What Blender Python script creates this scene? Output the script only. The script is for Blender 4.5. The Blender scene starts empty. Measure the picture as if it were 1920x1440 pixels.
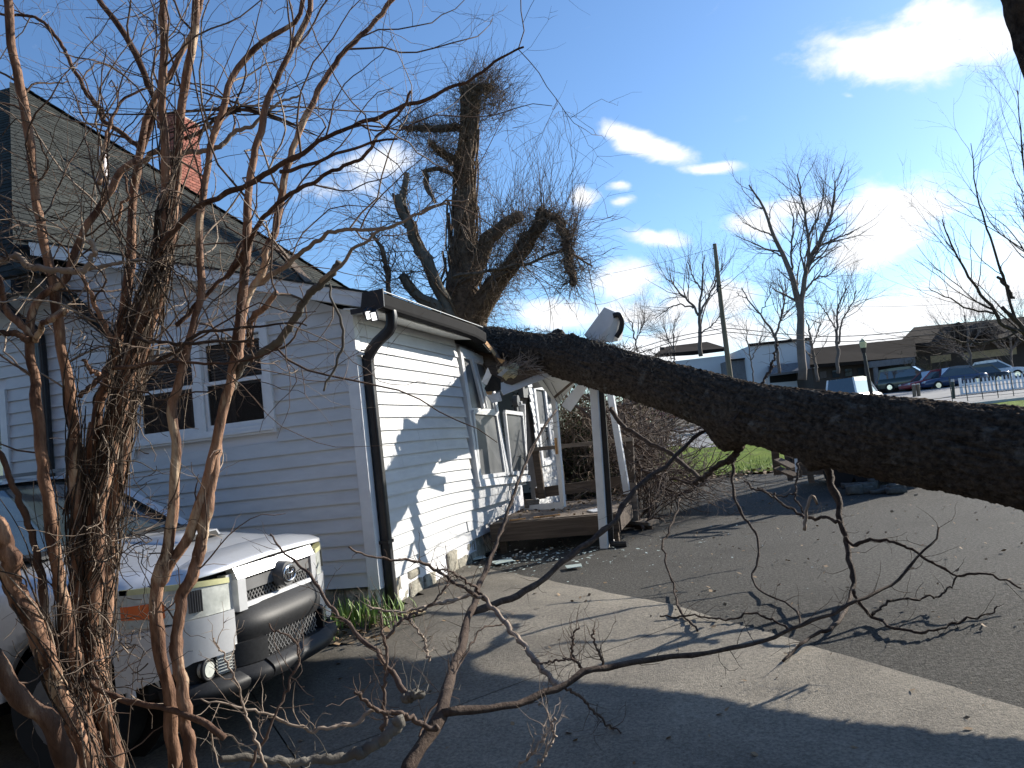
import bpy, bmesh, math, random
import numpy as np
from mathutils import Vector, noise as mnoise

C = bpy.context.scene.collection
SC = bpy.context.scene
rad = math.radians

# ---------------------------------------------------------------- camera, sky, sun, exposure
EYE = np.array([0.0, 0.0, 1.44])
FPX = 1466.4
YAW, PIT, ROLL = .258857, .0691795, -.1136575
_cy, _sy = math.cos(YAW), math.sin(YAW)
FW = np.array([-_sy*math.cos(PIT), _cy*math.cos(PIT), math.sin(PIT)])
_r0 = np.array([_cy, _sy, 0.0]); _u0 = np.cross(_r0, FW)
RT = math.cos(ROLL)*_r0 + math.sin(ROLL)*_u0
UP = -math.sin(ROLL)*_r0 + math.cos(ROLL)*_u0

cam_d = bpy.data.cameras.new("camera")
cam = bpy.data.objects.new("camera", cam_d); C.objects.link(cam)
cam_d.sensor_width = 36.0; cam_d.lens = FPX/1920*36
cam_d.clip_start = .05; cam_d.clip_end = 3000
from mathutils import Matrix
cam.matrix_world = Matrix(((RT[0], UP[0], -FW[0], EYE[0]), (RT[1], UP[1], -FW[1], EYE[1]),
                           (RT[2], UP[2], -FW[2], EYE[2]), (0, 0, 0, 1)))
SC.camera = cam

SUN_AZ, SUN_EL = rad(47), rad(22)          # azimuth measured from +X towards +Y
SUN = np.array([math.cos(SUN_EL)*math.cos(SUN_AZ), math.cos(SUN_EL)*math.sin(SUN_AZ), math.sin(SUN_EL)])
sd = bpy.data.lights.new("sun", 'SUN'); sun = bpy.data.objects.new("sun", sd); C.objects.link(sun)
sd.energy = 5.0; sd.angle = rad(.53); sd.color = (1.0, .93, .82)
sun.rotation_euler = Vector((-SUN[0], -SUN[1], -SUN[2])).to_track_quat('-Z', 'Y').to_euler()
SC.view_settings.view_transform = 'Standard'; SC.view_settings.look = 'None'
SC.view_settings.gamma = 1; SC.view_settings.use_curve_mapping = False
SC.view_settings.exposure = .85

def ray(px, py): return FW + RT*(px-960)/FPX - UP*(py-720)/FPX
def at(px, py, d): return EYE + ray(px, py)*d
def onx(px, py, X): r = ray(px, py); return EYE + r*(X/r[0])
def ony(px, py, Y): r = ray(px, py); return EYE + r*(Y/r[1])
def onz(px, py, Z): r = ray(px, py); return EYE + r*((Z-EYE[2])/r[2])
def onp(px, py, p, n):
    r = ray(px, py); p = np.array(p, float); n = np.array(n, float); return EYE + r*(((p-EYE) @ n)/(r @ n))
def zg(x, y):
    y = np.asarray(y, float)
    up = .03*np.clip(y-10, 0, 55); up = np.where(y < 13, .005*np.clip(y-10, 0, 3)**2 + 0*y, up-.045)
    return up - np.clip(.09*(6.3-y), 0, .27)
def ong(px, py):
    r = ray(px, py); t = .5
    lo = 1.0; prev = 1.0
    for k in range(1, 4000):
        t = 1.0*1.004**k
        P = EYE + r*t
        if P[2] < float(zg(P[0], P[1])):
            a, b = t/1.004, t
            for _ in range(30):
                m = (a+b)/2; P = EYE + r*m
                if P[2] < float(zg(P[0], P[1])): b = m
                else: a = m
            return EYE + r*a
    return EYE + r*t

world = bpy.data.worlds.new("World"); SC.world = world; world.use_nodes = True
def build_world():
    nt = world.node_tree; N = nt.nodes; L = nt.links; N.clear()
    out = N.new('ShaderNodeOutputWorld'); bg = N.new('ShaderNodeBackground')
    sky = N.new('ShaderNodeTexSky'); sky.sky_type = 'NISHITA'; sky.sun_disc = False
    sky.sun_elevation = SUN_EL; sky.sun_rotation = math.pi/2 - SUN_AZ
    sky.altitude = 200; sky.air_density = 1.0; sky.dust_density = .5; sky.ozone_density = 2.2
    tc = N.new('ShaderNodeTexCoord')
    def math_(op, a, b=None, clamp=False):
        n = N.new('ShaderNodeMath'); n.operation = op; n.use_clamp = clamp
        for i, v in enumerate((a, b)):
            if v is None: continue
            if isinstance(v, (int, float)): n.inputs[i].default_value = v
            else: L.new(v, n.inputs[i])
        return n.outputs[0]
    def dot(v, c):
        n = N.new('ShaderNodeVectorMath'); n.operation = 'DOT_PRODUCT'
        L.new(v, n.inputs[0]); n.inputs[1].default_value = tuple(c); return n.outputs['Value']
    def noise(scale, detail, rough, src, dist=0):
        n = N.new('ShaderNodeTexNoise'); n.inputs['Scale'].default_value = scale; n.inputs['Detail'].default_value = detail
        n.inputs['Roughness'].default_value = rough; n.inputs['Distortion'].default_value = dist
        L.new(src, n.inputs['Vector']); return n
    D = tc.outputs['Generated']
    # stretch the cloud texture along the horizon
    mp = N.new('ShaderNodeMapping'); mp.vector_type = 'POINT'; mp.inputs['Scale'].default_value = (1, 1, 1.7)
    L.new(D, mp.inputs['Vector'])
    w = noise(5, 3, .55, mp.outputs[0])
    wv = N.new('ShaderNodeVectorMath'); wv.operation = 'MULTIPLY_ADD'
    L.new(w.outputs['Color'], wv.inputs[0]); wv.inputs[1].default_value = (.09, .09, .07)
    L.new(D, wv.inputs[2])
    off = N.new('ShaderNodeVectorMath'); off.operation = 'SUBTRACT'; L.new(wv.outputs[0], off.inputs[0]); off.inputs[1].default_value = (.045, .045, .035)
    DW = off.outputs[0]
    clouds = [  # px, py, half-width, half-height (pixels of the photo), tilt, weight
        (1690, 85, 165, 62, -.05, 1), (1830, 60, 110, 60, 0, .9), (1600, 70, 80, 36, .1, .8), (1790, 15, 110, 28, 0, .7),
        (1215, 268, 105, 30, .3, 1), (1335, 318, 65, 18, .1, .85),
        (1680, 400, 130, 55, -.12, 1), (1640, 455, 110, 50, -.1, 1), (1520, 400, 110, 34, 0, .75), (1450, 420, 70, 22, 0, .7),
        (1235, 446, 75, 20, .1, .9), (1165, 530, 70, 45, 0, .85), (1190, 585, 110, 40, 0, .9), (1370, 560, 85, 48, 0, .9), (1270, 560, 60, 40, 0, .7),
        (1730, 585, 220, 42, -.1, 1), (1330, 640, 220, 50, -.1, 1), (1890, 480, 60, 40, 0, .8), (1600, 640, 280, 50, -.1, .9),
        (680, 318, 95, 60, 0, .75), (610, 345, 70, 35, 0, .6), (1080, 372, 26, 20, 0, .7), (1140, 352, 26, 14, 0, .6), (1150, 385, 30, 9, 0, .5),
        (1050, 590, 130, 40, 0, .8), (1490, 590, 70, 25, 0, .5), (700, 500, 60, 25, 0, .45), (1580, 190, 14, 8, 0, .4)]
    acc = None
    for (px, py, a, b, tilt, wt) in clouds:
        c = ray(px, py); c = c/np.linalg.norm(c)
        e1 = RT*math.cos(tilt) - UP*math.sin(tilt); e1 = e1 - c*(e1 @ c); e1 /= np.linalg.norm(e1)
        e2 = np.cross(c, e1)
        u = dot(DW, e1/(a/FPX)); v = dot(DW, e2/(b/FPX)); f = dot(DW, c)
        u = math_('SUBTRACT', u, float(c @ e1)); v = math_('SUBTRACT', v, 0.0)
        r2 = math_('ADD', math_('MULTIPLY', u, u), math_('MULTIPLY', v, v))
        g = math_('MULTIPLY', math_('MAXIMUM', math_('SUBTRACT', 1.35, math_('SQRT', r2)), 0.0), wt)
        g = math_('MULTIPLY', g, math_('GREATER_THAN', f, 0.2))
        acc = g if acc is None else math_('MAXIMUM', acc, g)
    # scattered clouds over the rest of the sky
    far = noise(3.2, 6, .6, mp.outputs[0])
    fmask = math_('MULTIPLY', math_('SUBTRACT', far.outputs['Fac'], .66, True), 6.0)
    away = math_('MULTIPLY', math_('SUBTRACT', .78, dot(D, FW), True), 6.0, True)
    acc = math_('MAXIMUM', acc, math_('MULTIPLY', fmask, away))
    fine = noise(11, 9, .62, mp.outputs[0], .3)
    dens = math_('ADD', acc, math_('MULTIPLY', math_('SUBTRACT', fine.outputs['Fac'], .5), 1.9))
    mr = N.new('ShaderNodeMapRange'); mr.interpolation_type = 'SMOOTHSTEP'
    mr.inputs['From Min'].default_value = .28; mr.inputs['From Max'].default_value = .95
    L.new(dens, mr.inputs['Value'])
    # blue tint correction for the photograph's white balance, then clouds over it
    tint = N.new('ShaderNodeMix'); tint.data_type = 'RGBA'; tint.blend_type = 'MULTIPLY'; tint.inputs['Factor'].default_value = 1
    L.new(sky.outputs[0], tint.inputs['A']); tint.inputs['B'].default_value = SKYTINT
    mix = N.new('ShaderNodeMix'); mix.data_type = 'RGBA'
    L.new(mr.outputs[0], mix.inputs['Factor']); L.new(tint.outputs['Result'], mix.inputs['A'])
    mix.inputs['B'].default_value = CLOUD
    L.new(mix.outputs['Result'], bg.inputs['Color']); bg.inputs['Strength'].default_value = SKYSTR
    L.new(bg.outputs[0], out.inputs[0])
SKYTINT = (.80, 1.0, 1.20, 1); CLOUD = (6.9, 7.0, 7.2, 1); SKYSTR = .094
build_world()

# ---------------------------------------------------------------- materials
MATS = {}
def material(name, col, rough=.7, col2=None, scale=6, detail=5, stretch=(1, 1, 1), bump=0, bscale=40, metal=0, spec=.5,
             contrast=(.35, .65), col3=None, scale3=2, thr3=(.55, .65), rnd=0, speck=None, damp=None, emit=None, trans=0, coat=0, ior=1.45, alpha=1, bdist=.02, bstretch=None):
    m = bpy.data.materials.new(name); m.use_nodes = True
    nt = m.node_tree; N = nt.nodes; L = nt.links; b = N['Principled BSDF']
    b.inputs['Roughness'].default_value = rough; b.inputs['Metallic'].default_value = metal
    b.inputs['Specular IOR Level'].default_value = spec; b.inputs['IOR'].default_value = ior
    if trans: b.inputs['Transmission Weight'].default_value = trans
    if coat: b.inputs['Coat Weight'].default_value = coat; b.inputs['Coat Roughness'].default_value = .06
    if alpha < 1: b.inputs['Alpha'].default_value = alpha
    tc = N.new('ShaderNodeTexCoord'); mp = N.new('ShaderNodeMapping'); mp.inputs['Scale'].default_value = stretch
    L.new(tc.outputs['Object'], mp.inputs['Vector'])
    rgb = lambda c: (c[0], c[1], c[2], 1)
    if col2 is None: col2 = tuple(min(1, c*1.18) for c in col); col = tuple(c*.85 for c in col)
    n = N.new('ShaderNodeTexNoise'); n.inputs['Scale'].default_value = scale; n.inputs['Detail'].default_value = detail; n.inputs['Roughness'].default_value = .62
    L.new(mp.outputs[0], n.inputs['Vector'])
    cr = N.new('ShaderNodeValToRGB'); cr.color_ramp.elements[0].position = contrast[0]; cr.color_ramp.elements[1].position = contrast[1]
    cr.color_ramp.elements[0].color = rgb(col); cr.color_ramp.elements[1].color = rgb(col2)
    L.new(n.outputs['Fac'], cr.inputs['Fac']); cur = cr.outputs['Color']
    if col3 is not None:
        n3 = N.new('ShaderNodeTexNoise'); n3.inputs['Scale'].default_value = scale3; n3.inputs['Detail'].default_value = 6; n3.inputs['Roughness'].default_value = .65
        L.new(mp.outputs[0], n3.inputs['Vector'])
        mr = N.new('ShaderNodeMapRange'); mr.interpolation_type = 'SMOOTHSTEP'
        mr.inputs['From Min'].default_value = thr3[0]; mr.inputs['From Max'].default_value = thr3[1]; L.new(n3.outputs['Fac'], mr.inputs['Value'])
        mx = N.new('ShaderNodeMix'); mx.data_type = 'RGBA'; L.new(mr.outputs[0], mx.inputs['Factor']); L.new(cur, mx.inputs['A']); mx.inputs['B'].default_value = rgb(col3)
        cur = mx.outputs['Result']
    if rnd:
        oi = N.new('ShaderNodeObjectInfo'); hs = N.new('ShaderNodeHueSaturation')
        mr = N.new('ShaderNodeMapRange'); mr.inputs['To Min'].default_value = 1-rnd; mr.inputs['To Max'].default_value = 1+rnd
        L.new(oi.outputs['Random'], mr.inputs['Value']); L.new(mr.outputs[0], hs.inputs['Value']); L.new(cur, hs.inputs['Color']); cur = hs.outputs['Color']
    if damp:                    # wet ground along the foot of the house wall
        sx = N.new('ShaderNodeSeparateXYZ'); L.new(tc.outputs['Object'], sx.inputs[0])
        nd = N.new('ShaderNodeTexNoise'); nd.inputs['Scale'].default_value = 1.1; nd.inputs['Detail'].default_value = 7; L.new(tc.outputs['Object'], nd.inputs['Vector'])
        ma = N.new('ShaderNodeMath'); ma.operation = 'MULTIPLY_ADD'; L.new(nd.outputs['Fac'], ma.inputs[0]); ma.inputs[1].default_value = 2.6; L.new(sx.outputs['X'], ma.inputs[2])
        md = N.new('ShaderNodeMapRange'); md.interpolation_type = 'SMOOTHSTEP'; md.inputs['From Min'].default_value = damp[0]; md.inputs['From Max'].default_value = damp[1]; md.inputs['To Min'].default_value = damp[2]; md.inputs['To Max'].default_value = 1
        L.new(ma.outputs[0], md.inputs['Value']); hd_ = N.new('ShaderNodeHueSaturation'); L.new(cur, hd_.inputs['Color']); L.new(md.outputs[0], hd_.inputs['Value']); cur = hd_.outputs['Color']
    if speck:
        ns = N.new('ShaderNodeTexNoise'); ns.inputs['Scale'].default_value = speck[0]; ns.inputs['Detail'].default_value = 4; ns.inputs['Roughness'].default_value = .75; L.new(tc.outputs['Object'], ns.inputs['Vector'])
        ms = N.new('ShaderNodeMapRange'); ms.inputs['From Min'].default_value = .32; ms.inputs['From Max'].default_value = .68; ms.inputs['To Min'].default_value = 1-speck[1]; ms.inputs['To Max'].default_value = 1+speck[1]
        L.new(ns.outputs['Fac'], ms.inputs['Value']); hs_ = N.new('ShaderNodeHueSaturation'); L.new(cur, hs_.inputs['Color']); L.new(ms.outputs[0], hs_.inputs['Value']); cur = hs_.outputs['Color']
    L.new(cur, b.inputs['Base Color'])
    if bump:
        nb = N.new('ShaderNodeTexNoise'); nb.inputs['Scale'].default_value = bscale; nb.inputs['Detail'].default_value = 6; nb.inputs['Roughness'].default_value = .65
        if bstretch:
            mb = N.new('ShaderNodeMapping'); mb.inputs['Scale'].default_value = bstretch; L.new(tc.outputs['Object'], mb.inputs['Vector']); L.new(mb.outputs[0], nb.inputs['Vector'])
        else: L.new(mp.outputs[0], nb.inputs['Vector'])
        bp = N.new('ShaderNodeBump'); bp.inputs['Strength'].default_value = bump; bp.inputs['Distance'].default_value = bdist
        L.new(nb.outputs['Fac'], bp.inputs['Height']); L.new(bp.outputs[0], b.inputs['Normal'])
    if emit:
        b.inputs['Emission Color'].default_value = rgb(emit[:3]); b.inputs['Emission Strength'].default_value = emit[3]
    MATS[name] = m
    return m

material('vinyl_siding', (.49, .495, .50), .5, (.56, .565, .57), scale=3, stretch=(1, 1, 3), col3=(.47, .47, .45), scale3=1.4, thr3=(.6, .8), bump=.08, bscale=25, bstretch=(2, 2, 30))
material('white_trim', (.62, .625, .63), .45, (.69, .695, .70), scale=8, col3=(.48, .47, .44), scale3=5, thr3=(.66, .78))
material('soffit', (.62, .62, .58), .6, (.70, .70, .66), scale=2.5, col3=(.50, .48, .42), scale3=3, thr3=(.58, .72))
material('black_metal', (.012, .012, .014), .38, (.02, .02, .023), scale=14)
material('grey_gutter', (.014, .015, .017), .8, (.022, .023, .025), scale=9, spec=.15)
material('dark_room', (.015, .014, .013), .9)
material('window_glass', (.03, .034, .036), .04, (.04, .044, .046), spec=.6)
material('screen', (.10, .105, .11), .35, (.14, .145, .15), scale=5, stretch=(1, 1, .4), contrast=(.3, .7))
material('blind', (.42, .40, .38), .7)
material('curtain', (.30, .24, .20), .9, (.16, .11, .09), scale=10, stretch=(3, 1, .1))
material('roof_shingle', (.028, .030, .028), .95, (.052, .055, .050), scale=18, bump=.5, bscale=160, rnd=.25, bdist=.01, spec=.12)
material('brick', (.20, .062, .042), .9, (.28, .10, .07), scale=14, bump=.4, bscale=70, rnd=.3, bdist=.006)
material('mortar', (.36, .33, .30), .95)
material('stone', (.20, .19, .155), .95, (.40, .37, .30), scale=11, col3=(.08, .075, .06), scale3=9, thr3=(.56, .66), bump=.8, bscale=34, rnd=.22, bdist=.03)
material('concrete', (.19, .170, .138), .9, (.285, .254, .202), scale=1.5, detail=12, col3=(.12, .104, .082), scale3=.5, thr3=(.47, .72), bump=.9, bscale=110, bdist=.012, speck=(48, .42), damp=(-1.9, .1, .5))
material('asphalt', (.038, .036, .032), .85, (.13, .124, .11), scale=48, detail=3, col3=(.05, .047, .042), scale3=.45, thr3=(.46, .7), speck=(30, .5), damp=(-1.9, .3, .5), bump=1, bscale=85, bdist=.02, spec=.25, contrast=(.36, .74))
material('street', (.19, .185, .18), .9, (.25, .245, .24), scale=.6)
material('kerb', (.42, .41, .39), .9)
material('lawn', (.09, .14, .018), .9, (.20, .27, .04), scale=1.6, detail=10, col3=(.15, .12, .055), scale3=.8, thr3=(.58, .72), bump=1, bscale=30, bdist=.06, spec=.1)
material('grass_blade', (.09, .17, .03), .6, (.16, .25, .05), scale=2)
material('dead_leaf', (.16, .10, .05), .8, (.30, .21, .12), scale=9)
material('earth', (.06, .047, .033), .95, (.10, .08, .055), scale=5, bump=.8, bscale=20)
material('trunk_bark', (.030, .023, .018), .95, (.115, .090, .068), scale=22, stretch=(1, 1, 1), col3=(.16, .15, .13), scale3=5, thr3=(.58, .72), bump=1, bscale=55, bdist=.03, spec=.15)
material('vine_bark', (.075, .05, .033), .95, (.20, .14, .095), scale=10, bump=.8, bscale=30, bdist=.02)
material('grey_bark', (.085, .075, .062), .95, (.16, .145, .12), scale=7, stretch=(1, 1, .3), bump=.6, bscale=25)
material('far_bark', (.10, .082, .072), .95, (.15, .125, .11), scale=1.5)
material('vine_dark', (.026, .018, .013), .9, (.075, .052, .036), scale=7)
material('twig', (.06, .038, .028), .85, (.13, .085, .06), scale=7)
material('pale_twig', (.20, .15, .11), .8, (.33, .26, .20), scale=7)
material('myrtle_bark', (.085, .042, .026), .75, (.33, .19, .12), scale=15, stretch=(1, 1, .25), contrast=(.40, .60), col3=(.50, .37, .25), scale3=7, thr3=(.55, .62), bump=.8, bscale=30, bdist=.02, spec=.3)
material('myrtle_dark', (.06, .034, .024), .85, (.15, .09, .062), scale=14, stretch=(1, 1, .3), col3=(.25, .18, .13), scale3=7, thr3=(.58, .66), bump=.8, bscale=30, spec=.2)
material('limb_bark', (.045, .03, .024), .8, (.10, .072, .055), scale=18, bump=.8, bscale=60, spec=.2)
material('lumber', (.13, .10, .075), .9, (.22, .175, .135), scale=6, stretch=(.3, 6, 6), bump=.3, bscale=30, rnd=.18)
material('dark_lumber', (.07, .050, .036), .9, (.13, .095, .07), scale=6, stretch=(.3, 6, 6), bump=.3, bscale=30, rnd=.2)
material('splinter', (.42, .20, .07), .8, (.60, .36, .16), scale=8)
material('insulation', (.60, .50, .27), .95, (.72, .62, .40), scale=12, bump=1, bscale=25)
material('glass_shard', (.55, .66, .62), .08, (.65, .75, .72), spec=.8)
material('silver_paint', (.56, .57, .585), .34, (.60, .61, .625), scale=40, metal=.42, coat=.8)
material('black_plastic', (.014, .0145, .016), .5, (.022, .023, .025), scale=60, bump=.05, bscale=300, spec=.28)
material('grey_plastic', (.13, .13, .13), .42)
material('chrome', (.75, .75, .76), .12, metal=1)
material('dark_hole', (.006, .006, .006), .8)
material('lamp_lens', (.36, .38, .35), .12, (.62, .64, .59), scale=9, stretch=(1, 1, 1), coat=1, col3=(.35, .36, .33), scale3=5, thr3=(.55, .7))
material('yellow_lens', (.55, .54, .30), .2, coat=.6)
material('amber_lens', (.62, .10, .015), .18, (.70, .15, .03), coat=1)
material('car_glass', (.02, .03, .035), .03, spec=.9, coat=1)
material('tyre', (.012, .012, .012), .85)
material('led', (.9, .92, .95), .3, emit=(1, 1, 1, 1.2))
material('car_white', (.72, .73, .74), .3, coat=.8); material('car_red', (.22, .015, .02), .3, coat=.8); material('car_blue', (.03, .05, .11), .3, coat=.8)
material('car_green', (.015, .03, .026), .3, coat=.8); material('car_black', (.012, .012, .015), .3, coat=.8); material('car_grey', (.16, .18, .2), .3, coat=.8)
material('wall_white', (.60, .60, .62), .8, (.66, .66, .68), scale=.3); material('wall_brown', (.05, .037, .03), .9, (.075, .057, .046), scale=.4); material('roof_brown', (.022, .018, .016), .95, (.032, .026, .023), scale=.6, spec=.05)
material('wall_tan', (.42, .32, .19), .9); material('wall_grey', (.16, .16, .17), .9)
material('pole_wood', (.12, .10, .075), .9, (.18, .15, .115), scale=3, stretch=(4, 4, .3)); material('wire', (.02, .02, .02), .7)
material('green_paint', (.02, .035, .028), .6); material('fence_white', (.72, .73, .75), .7)
material('evergreen', (.016, .022, .010), .95, (.045, .05, .02), scale=2, spec=.08)
material('pipe_pink', (.72, .62, .60), .6)
M = MATS

# ---------------------------------------------------------------- mesh helpers
def mesh_arrays(name, V, quads=None, tris=None, smooth=True):
    V = np.asarray(V, np.float32).reshape(-1, 3)
    q = np.zeros((0, 4), np.int32) if quads is None or len(quads) == 0 else np.asarray(quads, np.int32)
    t = np.zeros((0, 3), np.int32) if tris is None or len(tris) == 0 else np.asarray(tris, np.int32)
    me = bpy.data.meshes.new(name)
    me.vertices.add(len(V)); me.vertices.foreach_set('co', V.ravel())
    me.loops.add(q.size + t.size); me.loops.foreach_set('vertex_index', np.concatenate([q.ravel(), t.ravel()]).astype(np.int32))
    me.polygons.add(len(q)+len(t))
    me.polygons.foreach_set('loop_start', np.concatenate([np.arange(len(q))*4, q.size + np.arange(len(t))*3]).astype(np.int32))
    if smooth: me.polygons.foreach_set('use_smooth', np.ones(len(q)+len(t), bool))
    me.update(calc_edges=True); me.validate()
    return me
def link(name, me, m, parent=None):
    o = bpy.data.objects.new(name, me); C.objects.link(o)
    if m is not None:
        me.materials.clear(); me.materials.append(MATS[m] if isinstance(m, str) else m)
    if parent is not None: o.parent = parent
    return o
def tag(o, label=None, cat=None, group=None, kind=None):
    if label: o['label'] = label
    if cat: o['category'] = cat
    if group: o['group'] = group
    if kind: o['kind'] = kind
    return o
def thing(name, label, cat, loc=(0, 0, 0), group=None):
    # geometry of the parts is given in world coordinates: the Empty marks the base, parts keep an inverse offset
    o = bpy.data.objects.new(name, None); C.objects.link(o); o.empty_display_size = .2
    o.location = tuple(float(v) for v in loc)
    return tag(o, label, cat, group)
def part(name, me, m, parent, kind=None, label=None, base=None):
    o = link(name, me, m, parent)
    b = np.array(parent.location) if base is None else base
    if parent.type == 'EMPTY' and parent.parent is None: o.location = (-b[0], -b[1], -b[2])
    if kind: o['kind'] = kind
    if label: o['label'] = label
    return o
class MB:
    """collects shapes, builds one mesh"""
    def __init__(s): s.v = []; s.f = []
    def add(s, v, f):
        n = len(s.v); s.v += [tuple(float(c) for c in p) for p in v]; s.f += [tuple(i+n for i in q) for q in f]; return s
    def hexa(s, p): # 8 points: bottom 4 (ccw from above), top 4
        return s.add(p, [(3, 2, 1, 0), (4, 5, 6, 7), (0, 1, 5, 4), (1, 2, 6, 5), (2, 3, 7, 6), (3, 0, 4, 7)])
    def box(s, a, b):
        x0, y0, z0 = np.minimum(a, b); x1, y1, z1 = np.maximum(a, b)
        return s.hexa([(x0, y0, z0), (x1, y0, z0), (x1, y1, z0), (x0, y1, z0), (x0, y0, z1), (x1, y0, z1), (x1, y1, z1), (x0, y1, z1)])
    def beam(s, p, q, w, t, n, w2=None):
        """bar p->q, width w across, thickness t along normal n (centred)"""
        p = np.array(p, float); q = np.array(q, float); n = np.array(n, float)
        d = (q-p)/np.linalg.norm(q-p); n = n-d*(n @ d); n /= np.linalg.norm(n); c = np.cross(d, n)
        w2 = w if w2 is None else w2
        P = []
        for base, ww in ((p, w), (q, w2)):
            for a, b in ((-1, -1), (1, -1), (1, 1), (-1, 1)): P.append(base + c*ww/2*a + n*t/2*b)
        return s.hexa(P)
    def slab(s, pts, n, t):
        """polygon pts extruded by t along n"""
        pts = [np.array(p, float) for p in pts]; n = np.array(n, float); n = n/np.linalg.norm(n)*t; k = len(pts)
        f = [tuple(range(k)), tuple(range(2*k-1, k-1, -1))] + [(i, i+k, (i+1) % k+k, (i+1) % k) for i in range(k)]
        return s.add([p for p in pts] + [p+n for p in pts], f)
    def cyl(s, p, q, r, r2=None, k=12):
        p = np.array(p, float); q = np.array(q, float); r2 = r if r2 is None else r2
        d = (q-p)/np.linalg.norm(q-p); a = np.cross(d, (0.2, .3, .93) if abs(d[2]) < .9 else (1, 0, 0)); a /= np.linalg.norm(a); b = np.cross(d, a)
        V = [p + (a*math.cos(t)+b*math.sin(t))*r for t in np.linspace(0, 2*math.pi, k, False)] + [q + (a*math.cos(t)+b*math.sin(t))*r2 for t in np.linspace(0, 2*math.pi, k, False)]
        return s.add(V, [tuple(range(k-1, -1, -1)), tuple(range(k, 2*k))] + [(i, (i+1) % k, k+(i+1) % k, k+i) for i in range(k)])
    def torus(s, c, u, v, ru, rv, r, k=28, j=8):
        c = np.array(c, float); u = np.array(u, float); v = np.array(v, float); n = np.cross(u, v); V = []
        for i in range(k):
            a = 2*math.pi*i/k; o = u*math.cos(a)*ru + v*math.sin(a)*rv; d = o/np.linalg.norm(o)
            for m in range(j):
                b = 2*math.pi*m/j; V.append(c + o + d*r*math.cos(b) + n*r*math.sin(b))
        return s.add(V, [(i*j+m, ((i+1) % k)*j+m, ((i+1) % k)*j+(m+1) % j, i*j+(m+1) % j) for i in range(k) for m in range(j)])
    def grid(s, P):
        P = np.asarray(P, float); a, b = P.shape[:2]
        return s.add(P.reshape(-1, 3), [(i*b+j, (i+1)*b+j, (i+1)*b+j+1, i*b+j+1) for i in range(a-1) for j in range(b-1)])
    def mesh(s, name='mesh', smooth=False, fix=True):
        me = bpy.data.meshes.new(name); me.from_pydata(s.v, [], s.f)
        if fix:
            bm = bmesh.new(); bm.from_mesh(me); bmesh.ops.recalc_face_normals(bm, faces=bm.faces); bm.to_mesh(me); bm.free()
        if smooth: me.shade_smooth()
        me.update(); return me
def bevel(o, w, seg=2):
    b = o.modifiers.new('bevel', 'BEVEL'); b.width = w; b.segments = seg; b.limit_method = 'ANGLE'; b.angle_limit = rad(40); return o
def quick(name, parent, m, fn, smooth=False, kind=None, label=None):
    b = MB(); fn(b); return part(name, b.mesh(name, smooth), m, parent, kind, label)

def catmull(P, K):
    P = np.asarray(P, float)
    if len(P) == 2: return P[0] + (P[1]-P[0])*np.linspace(0, 1, K)[:, None]
    d = np.concatenate([[0], np.cumsum(np.linalg.norm(np.diff(P, axis=0), axis=1))]); t = np.linspace(0, d[-1], K)
    Q = np.vstack([2*P[0]-P[1], P, 2*P[-1]-P[-2]]); out = []
    idx = np.clip(np.searchsorted(d, t, 'right')-1, 0, len(P)-2)
    for i, tt in zip(idx, t):
        u = (tt-d[i])/max(1e-9, d[i+1]-d[i]); a, b, c, e = Q[i], Q[i+1], Q[i+2], Q[i+3]
        out.append(.5*((2*b)+(-a+c)*u+(2*a-5*b+4*c-e)*u*u+(-a+3*b-3*c+e)*u**3))
    return np.array(out)
def tubes(pts, r, sides=5, tipcap=False):
    """pts (N,K,3), r (N,K) -> vertices, quads, tris"""
    pts = np.asarray(pts, float); r = np.asarray(r, float); N, K, _ = pts.shape
    t = np.gradient(pts, axis=1); t /= np.linalg.norm(t, axis=2, keepdims=True)+1e-12
    mean = pts[:, -1]-pts[:, 0]; mean /= np.linalg.norm(mean, axis=1, keepdims=True)+1e-12
    ref = np.where(np.abs(mean[:, 2:3]) > .75, np.array([[.96, .28, 0]]), np.array([[.1, .05, .99]]))
    a = np.cross(t, ref[:, None, :]); a /= np.linalg.norm(a, axis=2, keepdims=True)+1e-9; b = np.cross(t, a)
    th = np.linspace(0, 2*math.pi, sides, False)
    V = pts[:, :, None, :] + r[:, :, None, None]*(a[:, :, None, :]*np.cos(th)[None, None, :, None] + b[:, :, None, :]*np.sin(th)[None, None, :, None])
    base = (np.arange(N)*K*sides)[:, None, None] + (np.arange(K-1)*sides)[None, :, None] + np.arange(sides)[None, None, :]
    nx = (np.arange(N)*K*sides)[:, None, None] + (np.arange(K-1)*sides)[None, :, None] + ((np.arange(sides)+1) % sides)[None, None, :]
    q = np.stack([base, nx, nx+sides, base+sides], -1).reshape(-1, 4)
    V = V.reshape(-1, 3); tr = np.zeros((0, 3), int)
    if tipcap:
        n0 = len(V); V = np.vstack([V, pts[:, -1], pts[:, 0]]); i = np.arange(sides)
        end = (np.arange(N)*K*sides + (K-1)*sides)[:, None]; st = (np.arange(N)*K*sides)[:, None]
        tr = np.vstack([np.stack([end+i, end+(i+1) % sides, np.broadcast_to(n0+np.arange(N)[:, None], (N, sides))], -1).reshape(-1, 3),
                        np.stack([st+(i+1) % sides, st+i, np.broadcast_to(n0+N+np.arange(N)[:, None], (N, sides))], -1).reshape(-1, 3)])
    return V, q, tr
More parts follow.
